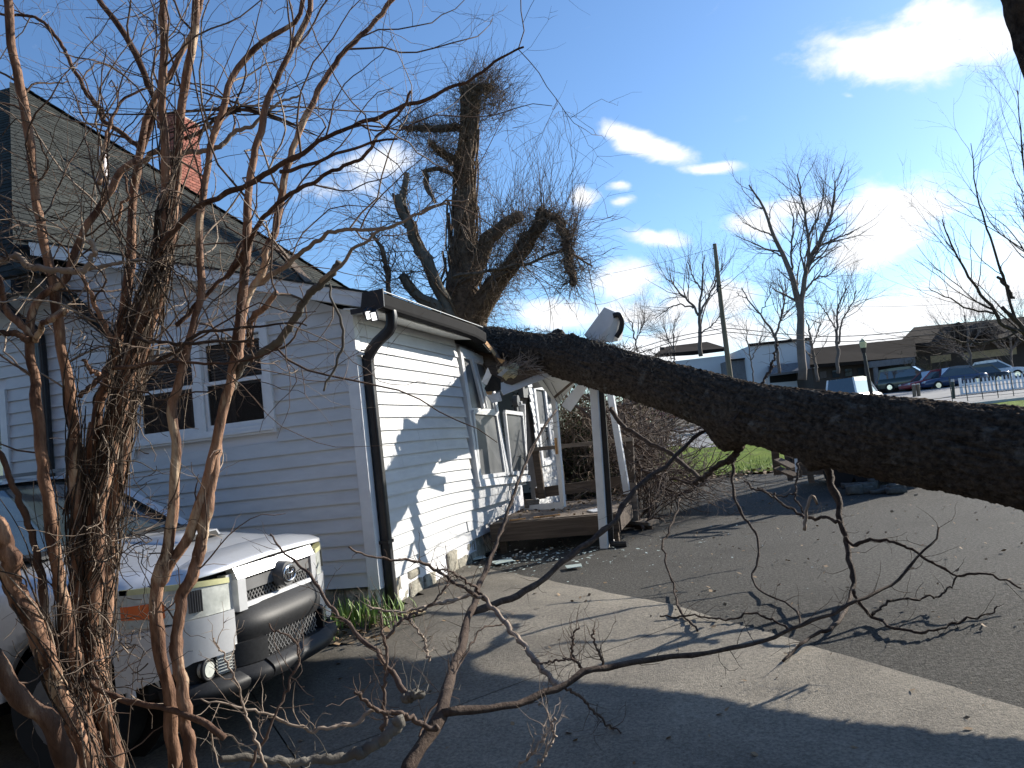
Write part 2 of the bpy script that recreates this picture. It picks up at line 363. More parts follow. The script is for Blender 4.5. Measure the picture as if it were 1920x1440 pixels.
class TB:
    """collects batches of tubes into one mesh"""
    def __init__(s): s.V = []; s.q = []; s.t = []; s.n = 0
    def add(s, pts, r, sides=5, cap=False):
        pts = np.asarray(pts, float); r = np.asarray(r, float)
        if pts.ndim == 2: pts = pts[None]; r = r[None]
        if len(pts) == 0: return s
        V, q, t = tubes(pts, r, sides, cap); s.V.append(V); s.q.append(q+s.n); s.t.append(t+s.n); s.n += len(V); return s
    def mesh(s, name='tubes'): return mesh_arrays(name, np.vstack(s.V), np.vstack(s.q), np.vstack(s.t))
def walk(P, D, L, r, K, wob, up, rng, tip=.3, curl=0.0):
    """N random walks -> pts (N,K,3), radii (N,K)"""
    P = np.asarray(P, float); N = len(P); D = np.asarray(D, float)/(np.linalg.norm(D, axis=1, keepdims=True)+1e-9)
    L = np.broadcast_to(L, (N,)); r = np.broadcast_to(r, (N,)); pts = np.zeros((N, K, 3)); pts[:, 0] = P
    drift = rng.normal(0, 1, (N, 3))*curl
    for k in range(1, K):
        D = D + rng.normal(0, wob, (N, 3)) + drift; D[:, 2] += up; D /= np.linalg.norm(D, axis=1, keepdims=True)
        pts[:, k] = pts[:, k-1] + D*(L/(K-1))[:, None]
    return pts, r[:, None]*np.linspace(1, tip, K)[None, :]
def kids(pts, r, n, rng, t0=.2, t1=1.0, a0=.5, a1=1.1, weights=None):
    N, K, _ = pts.shape
    if weights is None: weights = np.linalg.norm(np.diff(pts, axis=1), axis=2).sum(1)
    i = rng.choice(N, n, p=weights/weights.sum()); t = rng.uniform(t0, t1, n)*(K-1); k = np.minimum(t.astype(int), K-2); f = (t-k)[:, None]
    P = pts[i, k]*(1-f) + pts[i, k+1]*f; T = pts[i, k+1]-pts[i, k]; T /= np.linalg.norm(T, axis=1, keepdims=True)+1e-9
    R = rng.normal(0, 1, (n, 3)); R -= T*(R*T).sum(1, keepdims=True); R /= np.linalg.norm(R, axis=1, keepdims=True)+1e-9
    a = rng.uniform(a0, a1, n)[:, None]
    return P, T*np.cos(a)+R*np.sin(a), r[i, k]*(1-f[:, 0]) + r[i, k+1]*f[:, 0], t/(K-1)
def trace(pp, d, w, K=24, crook=0.0, seed=0):
    """polyline in the photo's pixels at depth d (scalar, pair or list), width w in pixels (pair or list) -> pts, radii"""
    pp = np.asarray(pp, float); n = len(pp)
    s = np.concatenate([[0], np.cumsum(np.linalg.norm(np.diff(pp, axis=0), axis=1))]); s /= s[-1]
    def ex(v):
        v = np.atleast_1d(np.asarray(v, float)); return np.interp(s, np.linspace(0, 1, len(v)), v) if len(v) != n or n < 3 else v
    dd = ex(d); ww = ex(w)
    P = np.array([at(x, y, q) for (x, y), q in zip(pp, dd)]); R = ww/2*dd/FPX
    Q = catmull(P, K); rr = np.interp(np.linspace(0, 1, K), s, R)
    for i in range(K):                    # nothing may dip into the ground: slide such points towards the eye until they lie on it
        for _ in range(60):
            if Q[i, 2] >= float(zg(Q[i, 0], Q[i, 1])) + .022 + rr[i] or np.linalg.norm(Q[i]-EYE) > 12 or np.linalg.norm(Q[i]-EYE) < 3.45: break
            Q[i] = EYE + (Q[i]-EYE)*.992
    if crook:
        rg = np.random.default_rng(seed); nz = rg.normal(0, 1, (K, 3)); nz = (nz + np.roll(nz, 1, 0))/2; nz[0] = 0; Q = Q + nz*crook
    return Q, rr
def kindtree(name, label, cat, limbs, levels, mat, mat2, seed, group=None, sides=(7, 4, 3), upk=0.0, crownname='crown'):
    """bare tree: traced limbs -> trunk part, generated branches -> crown part"""
    rng = np.random.default_rng(seed); K = 22
    base = limbs[0][0][0]; root = thing(name, label, cat, base, group)
    tb = TB()
    for p, r in limbs: tb.add(p, r, sides[0], True)
    part('trunk', tb.mesh('trunk'), mat, root)
    pts = np.array([catmull(p, K) for p, r in limbs]); rr = np.array([np.interp(np.linspace(0, 1, K), np.linspace(0, 1, len(r)), r) for p, r in limbs])
    cb = TB(); lv = 0
    w0 = np.linalg.norm(np.diff(pts, axis=1), axis=2).sum(1)
    for (n, Lm, LM, a0, a1, wob, up, rf, kk, t0) in levels:
        w = np.linalg.norm(np.diff(pts, axis=1), axis=2).sum(1)
        if lv == 0 and len(limbs) > 1: w[0] *= .25
        P, D, R, t = kids(pts, rr, n, rng, t0, 1.0, a0, a1, w)
        L = rng.uniform(Lm, LM, n)*(1.15-.5*t)
        pts, rr = walk(P, D, L, np.maximum(R*rf, .0025 if Lm < 1 else .006), kk, wob, up, rng)
        cb.add(pts, rr, sides[1] if lv == 0 else sides[2]); lv += 1
    part(crownname, cb.mesh('crown'), mat2, root, kind='stuff')
    return root
def blades(name, pts, h, w, m, parent, rng, kind=None):
    """thin upright leaves from points"""
    n = len(pts); pts = np.asarray(pts, float); a = rng.uniform(0, 2*math.pi, n); lean = rng.uniform(.05, .6, n)
    d = np.stack([np.cos(a), np.sin(a), np.zeros(n)], 1); s = np.stack([-np.sin(a), np.cos(a), np.zeros(n)], 1)
    h = rng.uniform(.5, 1.0, n)*h; V = []
    for f, wf in ((0, 1), (.45, .9), (.8, .55), (1, .08)):
        c = pts + np.array([0, 0, 1])*(h*f*(1-.25*lean*f))[:, None] + d*(h*lean*f*f)[:, None]
        V += [c - s*(w*wf/2), c + s*(w*wf/2)]
    V = np.stack(V, 1).reshape(-1, 3); b = (np.arange(n)*8)[:, None]
    q = np.vstack([np.concatenate([b+2*k, b+2*k+1, b+2*k+3, b+2*k+2], 1) for k in range(3)])
    me = mesh_arrays(name, V, q)
    return part(name, me, m, parent, kind) if parent is not None else link(name, me, m)
# ---------------------------------------------------------------- ground
def sheet(name, origin, u, v, us, vs, dz, m, jitter=0, keep=None):
    """ground-following sheet: world xy = origin + u*a + v*b"""
    u = np.array(u, float); v = np.array(v, float); A, B = np.meshgrid(us, vs, indexing='ij')
    X = origin[0] + u[0]*A + v[0]*B; Y = origin[1] + u[1]*A + v[1]*B; Z = zg(X, Y) + dz
    if jitter: Z = Z + np.random.default_rng(5).normal(0, jitter, Z.shape)
    a, b = X.shape; V = np.stack([X, Y, Z], -1).reshape(-1, 3)
    i, j = np.meshgrid(np.arange(a-1), np.arange(b-1), indexing='ij'); k = (i*b+j).reshape(-1)
    q = np.stack([k, k+b, k+b+1, k+1], -1)
    if keep is not None:
        c = V[q].mean(1); q = q[keep(c[:, 0], c[:, 1])]
    me = mesh_arrays(name, V, q); o = link(name, me, m); o['kind'] = 'structure'; return o
def lin(a, b, s): return np.linspace(a, b, max(2, int(round((b-a)/s))+1))
def spaced(lo, hi, near, fine):
    a = [lo]
    while a[-1] < hi: a.append(a[-1] + max(fine, abs(a[-1]-near)*.06))
    return np.array(a)
gx = np.unique(np.concatenate([-spaced(-30, 400, 0, .8)[::-1], spaced(-30, 400, 0, .8)])); gx = gx[(gx >= -400) & (gx <= 400)]
gy = spaced(-25, 600, 8, .8)
sheet('ground', (0, 0), (1, 0), (0, 1), gx, gy, -.03, 'earth')
# edge between the concrete apron and the asphalt
EA, EB = np.array([-1.62, 7.40]), np.array([1.25, 4.45])
EU = (EB-EA)/np.linalg.norm(EB-EA); EN = np.array([-EU[1], EU[0]])       # EN points away from the camera
if EN[1] < 0: EN = -EN
def side(x, y): return (x-EA[0])*EN[0] + (y-EA[1])*EN[1]
def along(x, y): return (x-EA[0])*EU[0] + (y-EA[1])*EU[1]
# asphalt yard
sheet('asphalt_yard', EA, EU, EN, lin(-7, 24, .5), lin(-.5, 22, .5), 0.0, 'asphalt',
      keep=lambda x, y: (x > -3.1) & (y < 16.6 + .10*(x+1)))
# concrete apron in slabs, each a piece of its own, with open joints
us = [-9.0, -5.2, -1.75, 1.9, 5.6, 9.0]; vs = [-12.0, -7.4, -3.05, -.012]
apron = None
for i in range(len(us)-1):
    for j in range(len(vs)-1):
        o = sheet('concrete_slab', EA, EU, EN, lin(us[i]+.004, us[i+1]-.004, .14), lin(vs[j]+.004, vs[j+1]-.004, .28), .018, 'concrete',
                  keep=lambda x, y: ~((x < -3.2) & (y > 5.75)))
        if j == len(vs)-2:          # worn edge against the asphalt
            for vt_ in o.data.vertices:
                if side(vt_.co.x, vt_.co.y) > -.10: sh_ = .035*mnoise.noise(Vector((vt_.co.x*2.3, vt_.co.y*2.3, 0)))+.02*mnoise.noise(Vector((vt_.co.x*9, vt_.co.y*9, 4))); vt_.co.x += EN[0]*sh_; vt_.co.y += EN[1]*sh_; vt_.co.z -= .012
        if len(o.data.polygons) == 0: bpy.data.objects.remove(o); continue
        tag(o, kind='structure')
# flower bed by the house corner
sheet('flower_bed', (-9.5, 5.72), (1, 0), (0, 1), lin(0, 6.45, .1), lin(0, .83, .1), .035, 'earth', .012)
# lawn, path, street and parking lot behind
LX0, LX1 = -7.0, 70.0
sheet('lawn', (0, 0), (1, 0), (0, 1), lin(-7, 26, .5), lin(16.0, 34, .4), .03, 'lawn', .012, keep=lambda x, y: y > 16.6 + .10*(x+1))
pa = [ong(*p) for p in ((1215, 862), (1262, 838), (1320, 842), (1378, 834))]; pb = [ong(*p) for p in ((1225, 822), (1280, 806), (1330, 800), (1360, 812))]
def strip(name, A, B, dz, m, n=24):
    A = catmull([p[:2] for p in A], n); B = catmull([p[:2] for p in B], n); P = np.array([A*(1-f)+B*f for f in np.linspace(0, 1, 8)])
    Z = zg(P[..., 0], P[..., 1])+dz; mb = MB(); mb.grid(np.concatenate([P, Z[..., None]], -1)); o = link(name, mb.mesh(name, True), m); o['kind'] = 'structure'; return o
strip('garden_path', pa, pb, .045, 'street')
sheet('street', (0, 0), (1, 0), (0, 1), lin(-40, 90, 2), lin(34.2, 44, 1), .02, 'street')
sheet('parking_lot', (0, 0), (1, 0), (0, 1), lin(8, 90, 3), lin(44.4, 70, 2), .03, 'street')
mbk = MB()
for k in range(40): mbk.box((-30+3*k, 33.9, zg(0, 34)-.1), (-27.02+3*k, 34.15, zg(0, 34)+.12))
kb = link('kerb', mbk.mesh('kerb'), 'kerb'); kb['kind'] = 'structure'
sheet('far_verge', (0, 0), (1, 0), (0, 1), lin(13, 60, 1.5), lin(30.5, 33.6, .6), .06, 'lawn', .01, keep=lambda x, y: x > 26)

# ---------------------------------------------------------------- house
X0, Y0 = -3.183, 6.55
EXP, SB = .127, .262
RZ, RS = 2.735, .305                # underside of the rake at X=-2.92 and its slope
def rake_z(x): return RZ + RS*(-2.92-x)
house = thing('house', 'white clapboard house with grey shingle roof, crushed eave and broken window', 'house', (X0, Y0, 0))
def smooth01(a, b, t):
    t = np.clip((np.asarray(t, float)-a)/(b-a), 0, 1); return t*t*(3-2*t)
def bulge(y, z):
    """the blow of the trunk: the wall bows outward and sags round the window"""
    g = smooth01(8.2, 10.6, y)*(1-smooth01(12.2, 13.4, y))
    return .19*g*smooth01(.15, 1.1, z)*(1-.35*smooth01(1.6, 2.8, z)), -.05*g*smooth01(.2, .8, z)
# window openings on the shaded wall (x0,x1,z0,z1)
WS = (-5.66, -4.06, 1.76, 2.80); WL = (-8.7, -7.20, 1.24, 2.55)
wr = random.Random(3)
def board_mesh(poly, y_out, drop):  # poly: xb0,xb1,xt0,xt1,z0,z1
    xb0, xb1, xt0, xt1, z0, z1 = poly; t = .022
    P = [(xb0, y_out-t, z0), (xb1, y_out-t, z0), (xb1, y_out+.004, z0), (xb0, y_out+.004, z0),
         (xt0, y_out-.002, z1), (xt1, y_out-.002, z1), (xt1, y_out+.004, z1), (xt0, y_out+.004, z1)]
    return MB().hexa(P).mesh('siding_board')
k = 0
while True:
    z0 = SB + EXP*k; z1 = z0 + EXP; k += 1
    if z0 > 3.62: break
    lim = lambda z: min(X0-.088, -2.92-(z-RZ)/RS)
    xb1, xt1 = lim(z0), lim(z1); segs = [(-9.6, None)]
    cuts = [w for w in (WL, WS) if z0 < w[3] and z1 > w[2]]
    xs = [-9.6]
    for w in cuts: xs += [w[0], w[1]]
    xs.append(None)
    for a in range(0, len(xs), 2):
        l, r_ = xs[a], xs[a+1]
        rb, rt = (xb1, xt1) if r_ is None else (r_, r_)
        rt = max(rt, l+.01)
        if rb-l < .03: continue
        # long runs are several boards butted end to end
        cutx = [l]
        if rb-l > 3.2: cutx.append(-7.0 + (k % 3)*.9 - .4)
        for q in range(len(cutx)):
            l2 = cutx[q]; last = q == len(cutx)-1
            part('siding_board', board_mesh((l2+(.0015 if q else 0), rb if last else cutx[q+1], l2+(.0015 if q else 0), rt if last else cutx[q+1], z0, z1+.002), Y0, .013), 'vinyl_siding', house)
# backing wall (weather board behind the siding) with the window openings left free
def backing(b):
    zs = [SB-.005, WL[2], WS[2], WL[3], WS[3], 3.55]; xs = [-9.6, WL[0], WL[1], WS[0], WS[1], X0-.02]
    for i in range(5):
        for j in range(5):
            cx, cz = (xs[i]+xs[i+1])/2, (zs[j]+zs[j+1])/2
            if any(w[0] < cx < w[1] and w[2] < cz < w[3] for w in (WS, WL)): continue
            zt = lambda x: min(zs[j+1], rake_z(x)-.03)
            if zt(xs[i+1]) <= zs[j]: continue
            b.hexa([(xs[i], Y0+.012, zs[j]), (xs[i+1], Y0+.012, zs[j]), (xs[i+1], Y0+.10, zs[j]), (xs[i], Y0+.10, zs[j]),
                    (xs[i], Y0+.012, zt(xs[i])), (xs[i+1], Y0+.012, zt(xs[i+1])), (xs[i+1], Y0+.10, zt(xs[i+1])), (xs[i], Y0+.10, zt(xs[i]))])
quick('wall', house, 'wall_white', backing)
# sunlit wall boards (X = X0), bent where the trunk struck
WINY = (9.28, 11.62)
def bent_board(y0, y1, z0, z1, ex=0.0, dzf=None):
    n = max(3, int((y1-y0)/.16)); ys = np.linspace(y0, y1, n); V = []
    for y in ys:
        for (dx, z) in ((.021, z0), (.001, z1), (-.004, z1), (-.004, z0)):
            bx, bz = bulge(y, z); dd = dzf(y) if dzf else 0
            V.append((X0+dx+bx+ex, y, z+bz+dd))
    f = [(i*4+j, (i+1)*4+j, (i+1)*4+(j+1) % 4, i*4+(j+1) % 4) for i in range(n-1) for j in range(4)] + [(0, 1, 2, 3), tuple((n-1)*4+j for j in (3, 2, 1, 0))]
    return MB().add(V, f).mesh('siding_board')
k = 0
while SB+EXP*k < 2.72:
    z0 = SB+EXP*k; z1 = min(z0+EXP, 2.77); k += 1
    runs = [(Y0+.075, 8.35 + .5*((k*5) % 3)), None]
    ysplit = runs[0][1]
    if z0 < .93:
        end = 11.0 + .35*math.sin(k*2.1)
        if k <= 2: end = 10.3 - .1*k
        loose = (lambda y: -.075*float(smooth01(9.1, 9.6, y)) ) if k == 3 else None
        segs = [(Y0+.075, ysplit), (ysplit+.002, end)] if k != 2 and k != 3 else [(Y0+.075, 9.05), (9.053, end)]
        for (a, b_) in segs:
            part('siding_board', bent_board(a, b_, z0, z1+.002, .0 if a < 9 else .006*(k % 3), loose if a > 9 else None), 'vinyl_siding', house)
    else:
        e = WINY[0] - .02 + .02*math.sin(k*3)
        part('siding_board', bent_board(Y0+.075, ysplit-1.0, z0, z1+.002), 'vinyl_siding', house)
        part('siding_board', bent_board(ysplit-.998, e, z0, z1+.002), 'vinyl_siding', house)
    # beyond the door: the stretch of wall with the narrow window
    if z0 < 2.6:
        w2 = (13.35, 14.25) if .9 < z0 < 2.35 else None
        for (a, b_) in ([(12.55, 15.02)] if not w2 else [(12.55, w2[0]), (w2[1], 15.02)]):
            a2 = a + (.12*math.sin(k*1.7) if a == 12.55 else 0)
            part('siding_board', bent_board(a2, b_, z0, z1+.002), 'vinyl_siding', house)
def backing2(b):
    b.box((X0-.12, Y0+.02, .02), (X0-.008, 9.25, 2.75)); b.box((X0-.12, 9.2, .02), (X0-.02, 12.0, .92)); b.box((X0-.14, 9.2, 2.62), (X0-.03, 12.6, 2.74))
    b.box((X0-.12, 12.9, .02), (X0-.008, 13.36, 2.6)); b.box((X0-.12, 14.24, .02), (X0-.008, 15.0, 2.6)); b.box((X0-.12, 13.36, .02), (X0-.008, 14.24, .95)); b.box((X0-.12, 13.36, 2.3), (X0-.008, 14.24, 2.6))
    b.box((X0-4, 15.0, 0), (X0-.1, 15.08, 3.0))
quick('wall', house, 'wall_white', backing2)
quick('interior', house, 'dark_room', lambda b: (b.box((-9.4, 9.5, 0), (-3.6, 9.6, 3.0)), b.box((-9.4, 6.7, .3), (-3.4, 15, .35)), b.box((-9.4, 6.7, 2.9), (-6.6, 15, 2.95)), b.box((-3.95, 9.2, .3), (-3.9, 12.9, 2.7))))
# corner posts
quick('corner_post', house, 'white_trim', lambda b: (b.box((X0-.09, Y0-.022, SB-.03), (X0+.02, Y0+.0, 2.80)), b.box((X0-.0, Y0+.0005, SB-.03), (X0+.02, Y0+.075, 2.80))))
quick('corner_post', house, 'white_trim', lambda b: b.box((X0-.02, 15.0, .1), (X0+.025, 15.08, 2.6)))
# foundation stones: a course of rough blocks under the sunlit wall
def rough_block(a, b, rng, amp=.02, n=3):
    a = np.array(a, float); b = np.array(b, float); bm = bmesh.new(); bmesh.ops.create_cube(bm, size=1)
    bmesh.ops.subdivide_edges(bm, edges=bm.edges, cuts=n, use_grid_fill=True)
    for v in bm.verts:
        p = (np.array(v.co)+.5); c = np.abs(np.array(v.co))*2
        s = .5*(1+ (1 if max(c[0], c[1]) < 2 else 1)); w = a + p*(b-a)
        nz = mnoise.noise_vector(Vector(w*9)); w = w + np.array(nz)*amp
        corner = np.sort(c)[-2]*np.sort(c)[-1]; w = w - (np.array(v.co))*(b-a)*.10*max(0, corner-.75)*2
        v.co = w
    me = bpy.data.meshes.new('stone'); bm.to_mesh(me); bm.free(); me.shade_smooth(); return me
rg = np.random.default_rng(4); y = Y0+.02
while y < 11.2:
    L_ = rg.uniform(.22, .42); split = rg.random() < .45; zt = SB-.012
    if split:
        zm = rg.uniform(.10, .16)
        part('stone', rough_block((X0-.25, y, -.12), (X0-.005+rg.uniform(-.01, .03), y+L_-.012, zm-.006), rg), 'stone', house)
        part('stone', rough_block((X0-.25, y, zm+.006), (X0-.02+rg.uniform(-.01, .02), y+L_-.012, zt), rg), 'stone', house)
    else: part('stone', rough_block((X0-.25, y, -.12), (X0-.01+rg.uniform(-.01, .025), y+L_-.012, zt), rg), 'stone', house)
    y += L_
x = X0-.02
while x > -6.5:
    L_ = rg.uniform(.25, .45); part('stone', rough_block((x-L_+.012, Y0+.02, -.15), (x, Y0+.28, SB-.01), rg), 'stone', house); x -= L_
quick('foundation', house, 'mortar', lambda b: (b.box((X0-.3, Y0+.08, -.2), (X0-.06, 15, SB-.015)), b.box((-9.5, Y0+.06, -.3), (X0-.2, Y0+.3, SB-.013))))

# ---- double hung window pair on the shaded wall
def frame_y(b, x0, x1, z0, z1, w, y0, y1, wb=None):
    wb = w if wb is None else wb
    b.box((x0, y0, z0), (x0+w, y1, z1)); b.box((x1-w, y0, z0), (x1, y1, z1))
    b.box((x0+w+.0004, y0+.0012, z0+.0004), (x1-w-.0004, y1-.001, z0+wb)); b.box((x0+w+.0004, y0+.0012, z1-w), (x1-w-.0004, y1-.001, z1-.0004))
def window_y(x0, x1, z0, z1, n, name='window'):
    w = quick(name, house, 'white_trim', lambda b: (frame_y(b, x0-.075, x1+.075, z0-.075, z1+.085, .085, Y0-.042, Y0+.05),
        b.box((x0-.06, Y0-.060, z0-.052), (x1+.06, Y0-.0435, z0-.03)),
        [b.box((x0+(x1-x0)*i/n-.045, Y0-.030, z0+.0105), (x0+(x1-x0)*i/n+.045, Y0+.05, z1-.0005)) for i in range(1, n)]))
    W = (x1-x0)/n
    for i in range(n):
        a, c = x0+W*i+(.03 if i else .012), x0+W*(i+1)-(.03 if i < n-1 else .012); zm = z0+(z1-z0)*.52
        a += .02 if i else 0; c -= .02 if i < n-1 else 0
        s1 = part('sash', (lambda b: (frame_y(b, a, c, zm-.02, z1-.012, .036, Y0+.012, Y0+.036), b.mesh('sash'))[1])(MB()), 'white_trim', w, base=None)
        part('pane', MB().box((a+.037, Y0+.022, zm+.017), (c-.037, Y0+.027, z1-.05)).mesh('pane'), 'window_glass_clear', s1 if False else w)
        s2 = part('sash', (lambda b: (frame_y(b, a, c, z0+.012, zm+.02, .036, Y0-.012, Y0+.010, .05), b.mesh('sash'))[1])(MB()), 'white_trim', w)
        part('pane', MB().box((a+.037, Y0-.003, z0+.063), (c-.037, Y0+.001, zm-.017)).mesh('pane'), 'window_glass_clear', w)
        # blind behind the upper sash, curtain edge behind the lower one
        bl = MB()
        for q in range(int((z1-zm)/.03)): bl.hexa([(a+.03, Y0+.075, z1-.05-.03*q-.024), (c-.03, Y0+.075, z1-.05-.03*q-.024), (c-.03, Y0+.08, z1-.05-.03*q-.024), (a+.03, Y0+.08, z1-.05-.03*q-.024),
                                                  (a+.03, Y0+.088, z1-.05-.03*q), (c-.03, Y0+.088, z1-.05-.03*q), (c-.03, Y0+.093, z1-.05-.03*q), (a+.03, Y0+.093, z1-.05-.03*q)])
        part('blind', bl.mesh('blind'), 'blind', w)
        cv = MB(); cw = (c-a)*(.30 if i else .75); P = [[(a+.02+cw*t, Y0+.16+.02*math.sin(t*23), z) for z in (z0, zm)] for t in np.linspace(0, 1, 30)]
        part('curtain', cv.grid(P).mesh('curtain', True), 'curtain', w)
    return w
material('window_glass_clear', (.02, .022, .024), .03, (.02, .022, .024), spec=.5, alpha=.45)
material('black_matte', (.009, .009, .010), .85, (.013, .013, .014), spec=.12)
window_y(WS[0]+.07, WS[1]-.07, WS[2]+.07, WS[3]-.08, 2)
window_y(WL[0]+.07, WL[1]-.07, WL[2]+.07, WL[3]-.08, 2)

# ---- rake of the low addition: fascia, soffit, roof deck edge
YR = 6.33
def rake_board(b, x0, x1, y0, y1, zo0, zo1):
    b.hexa([(x0, y0, rake_z(x0)+zo0), (x1, y0, rake_z(x1)+zo0), (x1, y1, rake_z(x1)+zo0), (x0, y1, rake_z(x0)+zo0),
            (x0, y0, rake_z(x0)+zo1), (x1, y0, rake_z(x1)+zo1), (x1, y1, rake_z(x1)+zo1), (x0, y1, rake_z(x0)+zo1)])
quick('fascia', house, 'white_trim', lambda b: (rake_board(b, -6.55, -2.90, YR, YR+.022, 0, .135), rake_board(b, -6.55, -2.90, YR-.012, YR-.0005, .085, .135)))
quick('soffit', house, 'soffit', lambda b: rake_board(b, -6.55, -2.92, YR+.0225, Y0+.02, .004, .018))
def lowroof(b):
    ys = [YR-.03, 7.5, 8.6, 9.3, 9.9, 10.5, 11.2, 12.2, 15.2]; xs = np.linspace(-6.8, -2.88, 9); P = []
    def sag(x, y): return -.34*math.exp(-((y-10.3)/.75)**2)*max(0, (x+6.2)/3.4)**1.2
    top = [[(x, y, rake_z(x)+.155+sag(x, y)) for x in xs] for y in ys]; bot = [[(x, y, rake_z(x)+.137+sag(x, y)) for x in xs] for y in ys]
    b.grid(top); b.grid(bot)
    b.grid([top[0], bot[0]]); b.grid([[r[-1] for r in top], [r[-1] for r in bot]])
quick('low_roof', house, 'roof_shingle', lowroof)
# ---- eave over the sunlit wall
quick('soffit', house, 'soffit', lambda b: (b.hexa([(X0+.02, YR+.03, 2.758), (-2.90, YR+.03, 2.722), (-2.90, 9.28, 2.722), (X0+.02, 9.28, 2.758), (X0+.02, YR+.03, 2.772), (-2.90, YR+.03, 2.736), (-2.90, 9.28, 2.736), (X0+.02, 9.28, 2.772)]), b.box((-2.8995, YR+.02, 2.712), (-2.876, 9.2, 2.84))))
def trough(b):  # K-style gutter profile along Y
    pr = [(-2.873, 2.724), (-2.80, 2.722), (-2.782, 2.726), (-2.772, 2.75), (-2.764, 2.838), (-2.766, 2.853), (-2.778, 2.853), (-2.782, 2.83), (-2.79, 2.742), (-2.865, 2.738), (-2.873, 2.853)]
    P = []
    for y, dz in ((6.30, 0), (8.4, 0), (9.05, -.01), (9.45, -.05)): P.append([(x, y, z+dz) for x, z in pr+pr[:1]])
    b.grid(P)
    b.add([(x, 6.301, z) for x, z in pr], [tuple(range(len(pr)))])
g = quick('gutter', house, 'black_matte', trough)
quick('gutter_lip', house, 'white_trim', lambda b: b.box((-2.745, 6.32, 2.856), (-2.765, 9.28, 2.861)))
quick('gutter_end', house, 'black_metal', lambda b: b.slab([(-2.90, 6.298, 2.67), (-2.735, 6.298, 2.715), (-2.73, 6.298, 2.875), (-2.93, 6.298, 2.865), (-2.96, 6.298, 2.73)], (0, -1, 0), .016))
def corr(path, w, d, parent, name='downspout', m='black_metal', ref=(0, 1, 0), rings=0):
    """corrugated rectangular pipe along a path"""
    P = catmull(path, 60); T = np.gradient(P, axis=0); T /= np.linalg.norm(T, axis=1, keepdims=True); ref = np.array(ref, float); b = MB(); rows = []
    for i, (p, t) in enumerate(zip(P, T)):
        s = np.cross(t, ref); s /= np.linalg.norm(s); e = np.cross(s, t); sc = 1 + (.035 if rings and i % 2 else 0)
        row = []
        for q in np.linspace(0, 2*math.pi, 33):
            c, s_ = math.cos(q), math.sin(q); k_ = (abs(c)**5+abs(s_)**5)**(-.2); g_ = 1 - .05*(math.cos(q*12) > .3)
            row.append(p + s*c*k_*w/2*sc*g_ + e*s_*k_*d/2*sc*g_)
        rows.append(row)
    b.grid(rows); b.add(rows[0][:-1], [tuple(range(32))]); b.add(rows[-1][:-1], [tuple(range(32))])
    return part(name, b.mesh(name, True), m, parent)
dsx = X0+.065
corr([(-2.82, 6.62, 2.73), (-2.82, 6.62, 2.65), (-2.85, 6.62, 2.56), (-3.0, 6.64, 2.46), (dsx+.02, 6.66, 2.36), (dsx, 6.665, 2.24), (dsx, 6.665, 1.6), (dsx, 6.665, .9), (dsx, 6.665, .22), (dsx+.0, 6.665, .06), (dsx+.06, 6.64, .015)], .095, .082, house, rings=1)
for z in (2.2, .62): quick('strap', house, 'white_trim' if z > 1 else 'black_metal', lambda b: b.box((X0+.014, 6.60, z), (X0+.112, 6.73, z+.03)) if z < 1 else b.box((X0+.022, 6.54, z+.16), (X0+.06, 6.61, z+.185)))
# far-left front eave of the main house with its own black gutter and downspout
quick('gutter', house, 'black_metal', lambda b: b.box((-10, 6.03, 3.40), (-6.5, 6.17, 3.53)))
quick('soffit', house, 'soffit', lambda b: b.box((-10, 6.171, 3.38), (-6.56, Y0+.1, 3.40)))
corr([(-6.72, 6.12, 3.42), (-6.72, 6.12, 3.34), (-6.70, 6.24, 3.22), (-6.68, 6.42, 3.10), (-6.68, 6.49, 2.95), (-6.68, 6.49, 1.6), (-6.68, 6.49, .3)], .10, .08, house)

# ---- main hip roof: courses of shingles laid as geometry
AP = np.array([-11.4, 11.0, 8.72]); CN = np.array([-6.42, 6.16, 3.60])
slope = (AP[2]-CN[2])/(CN[0]-AP[0]); NR = np.array([slope, 0, 1.0]); NR /= np.linalg.norm(NR)
far_hip = [onp(*p, CN, NR) for p in ((640, 533), (690, 566), (520, 458))]
fd = (far_hip[1]-AP); fd = fd/(-fd[2])
def yfar(z): return AP[1] + fd[1]*(AP[2]-z)
def ynear(z): return CN[1] + (AP[1]-CN[1])*(z-CN[2])/(AP[2]-CN[2])
def xr(z): return CN[0] - (z-CN[2])/slope
rs = random.Random(8)
zc = 2.95; step = .125*math.sin(math.atan(slope)); sl = MB(); ci = 0
while zc < AP[2]-.05:
    y0 = max(ynear(zc), 6.36 if zc < 3.6 else -9); y1 = yfar(zc); y = y0; mbx = MB(); ci += 1
    dzn = step*1.12; lift = .012
    while y < y1-.02:
        w = min(rs.choice((.16, .2, .3, .33)), y1-y); l = lift*rs.uniform(.5, 1.3); dz = -rs.random()*.012
        a, b_ = y+.0015, y+w-.0015
        P = [np.array((xr(zc+dz), a, zc+dz)) + NR*l, np.array((xr(zc+dz), b_, zc+dz)) + NR*l, np.array((xr(zc+dzn), b_, zc+dzn)) + NR*.003, np.array((xr(zc+dzn), a, zc+dzn)) + NR*.003]
        Q = [p - NR*(l+.004) for p in P[:2]]
        n = len(mbx.v); mbx.v += [tuple(p) for p in P+Q]; mbx.f += [(n, n+1, n+2, n+3), (n, n+4, n+5, n+1)]
        y += w
    if mbx.v: part('shingle_course', mbx.mesh('shingle_course', fix=False), 'roof_shingle', house)
    zc += step
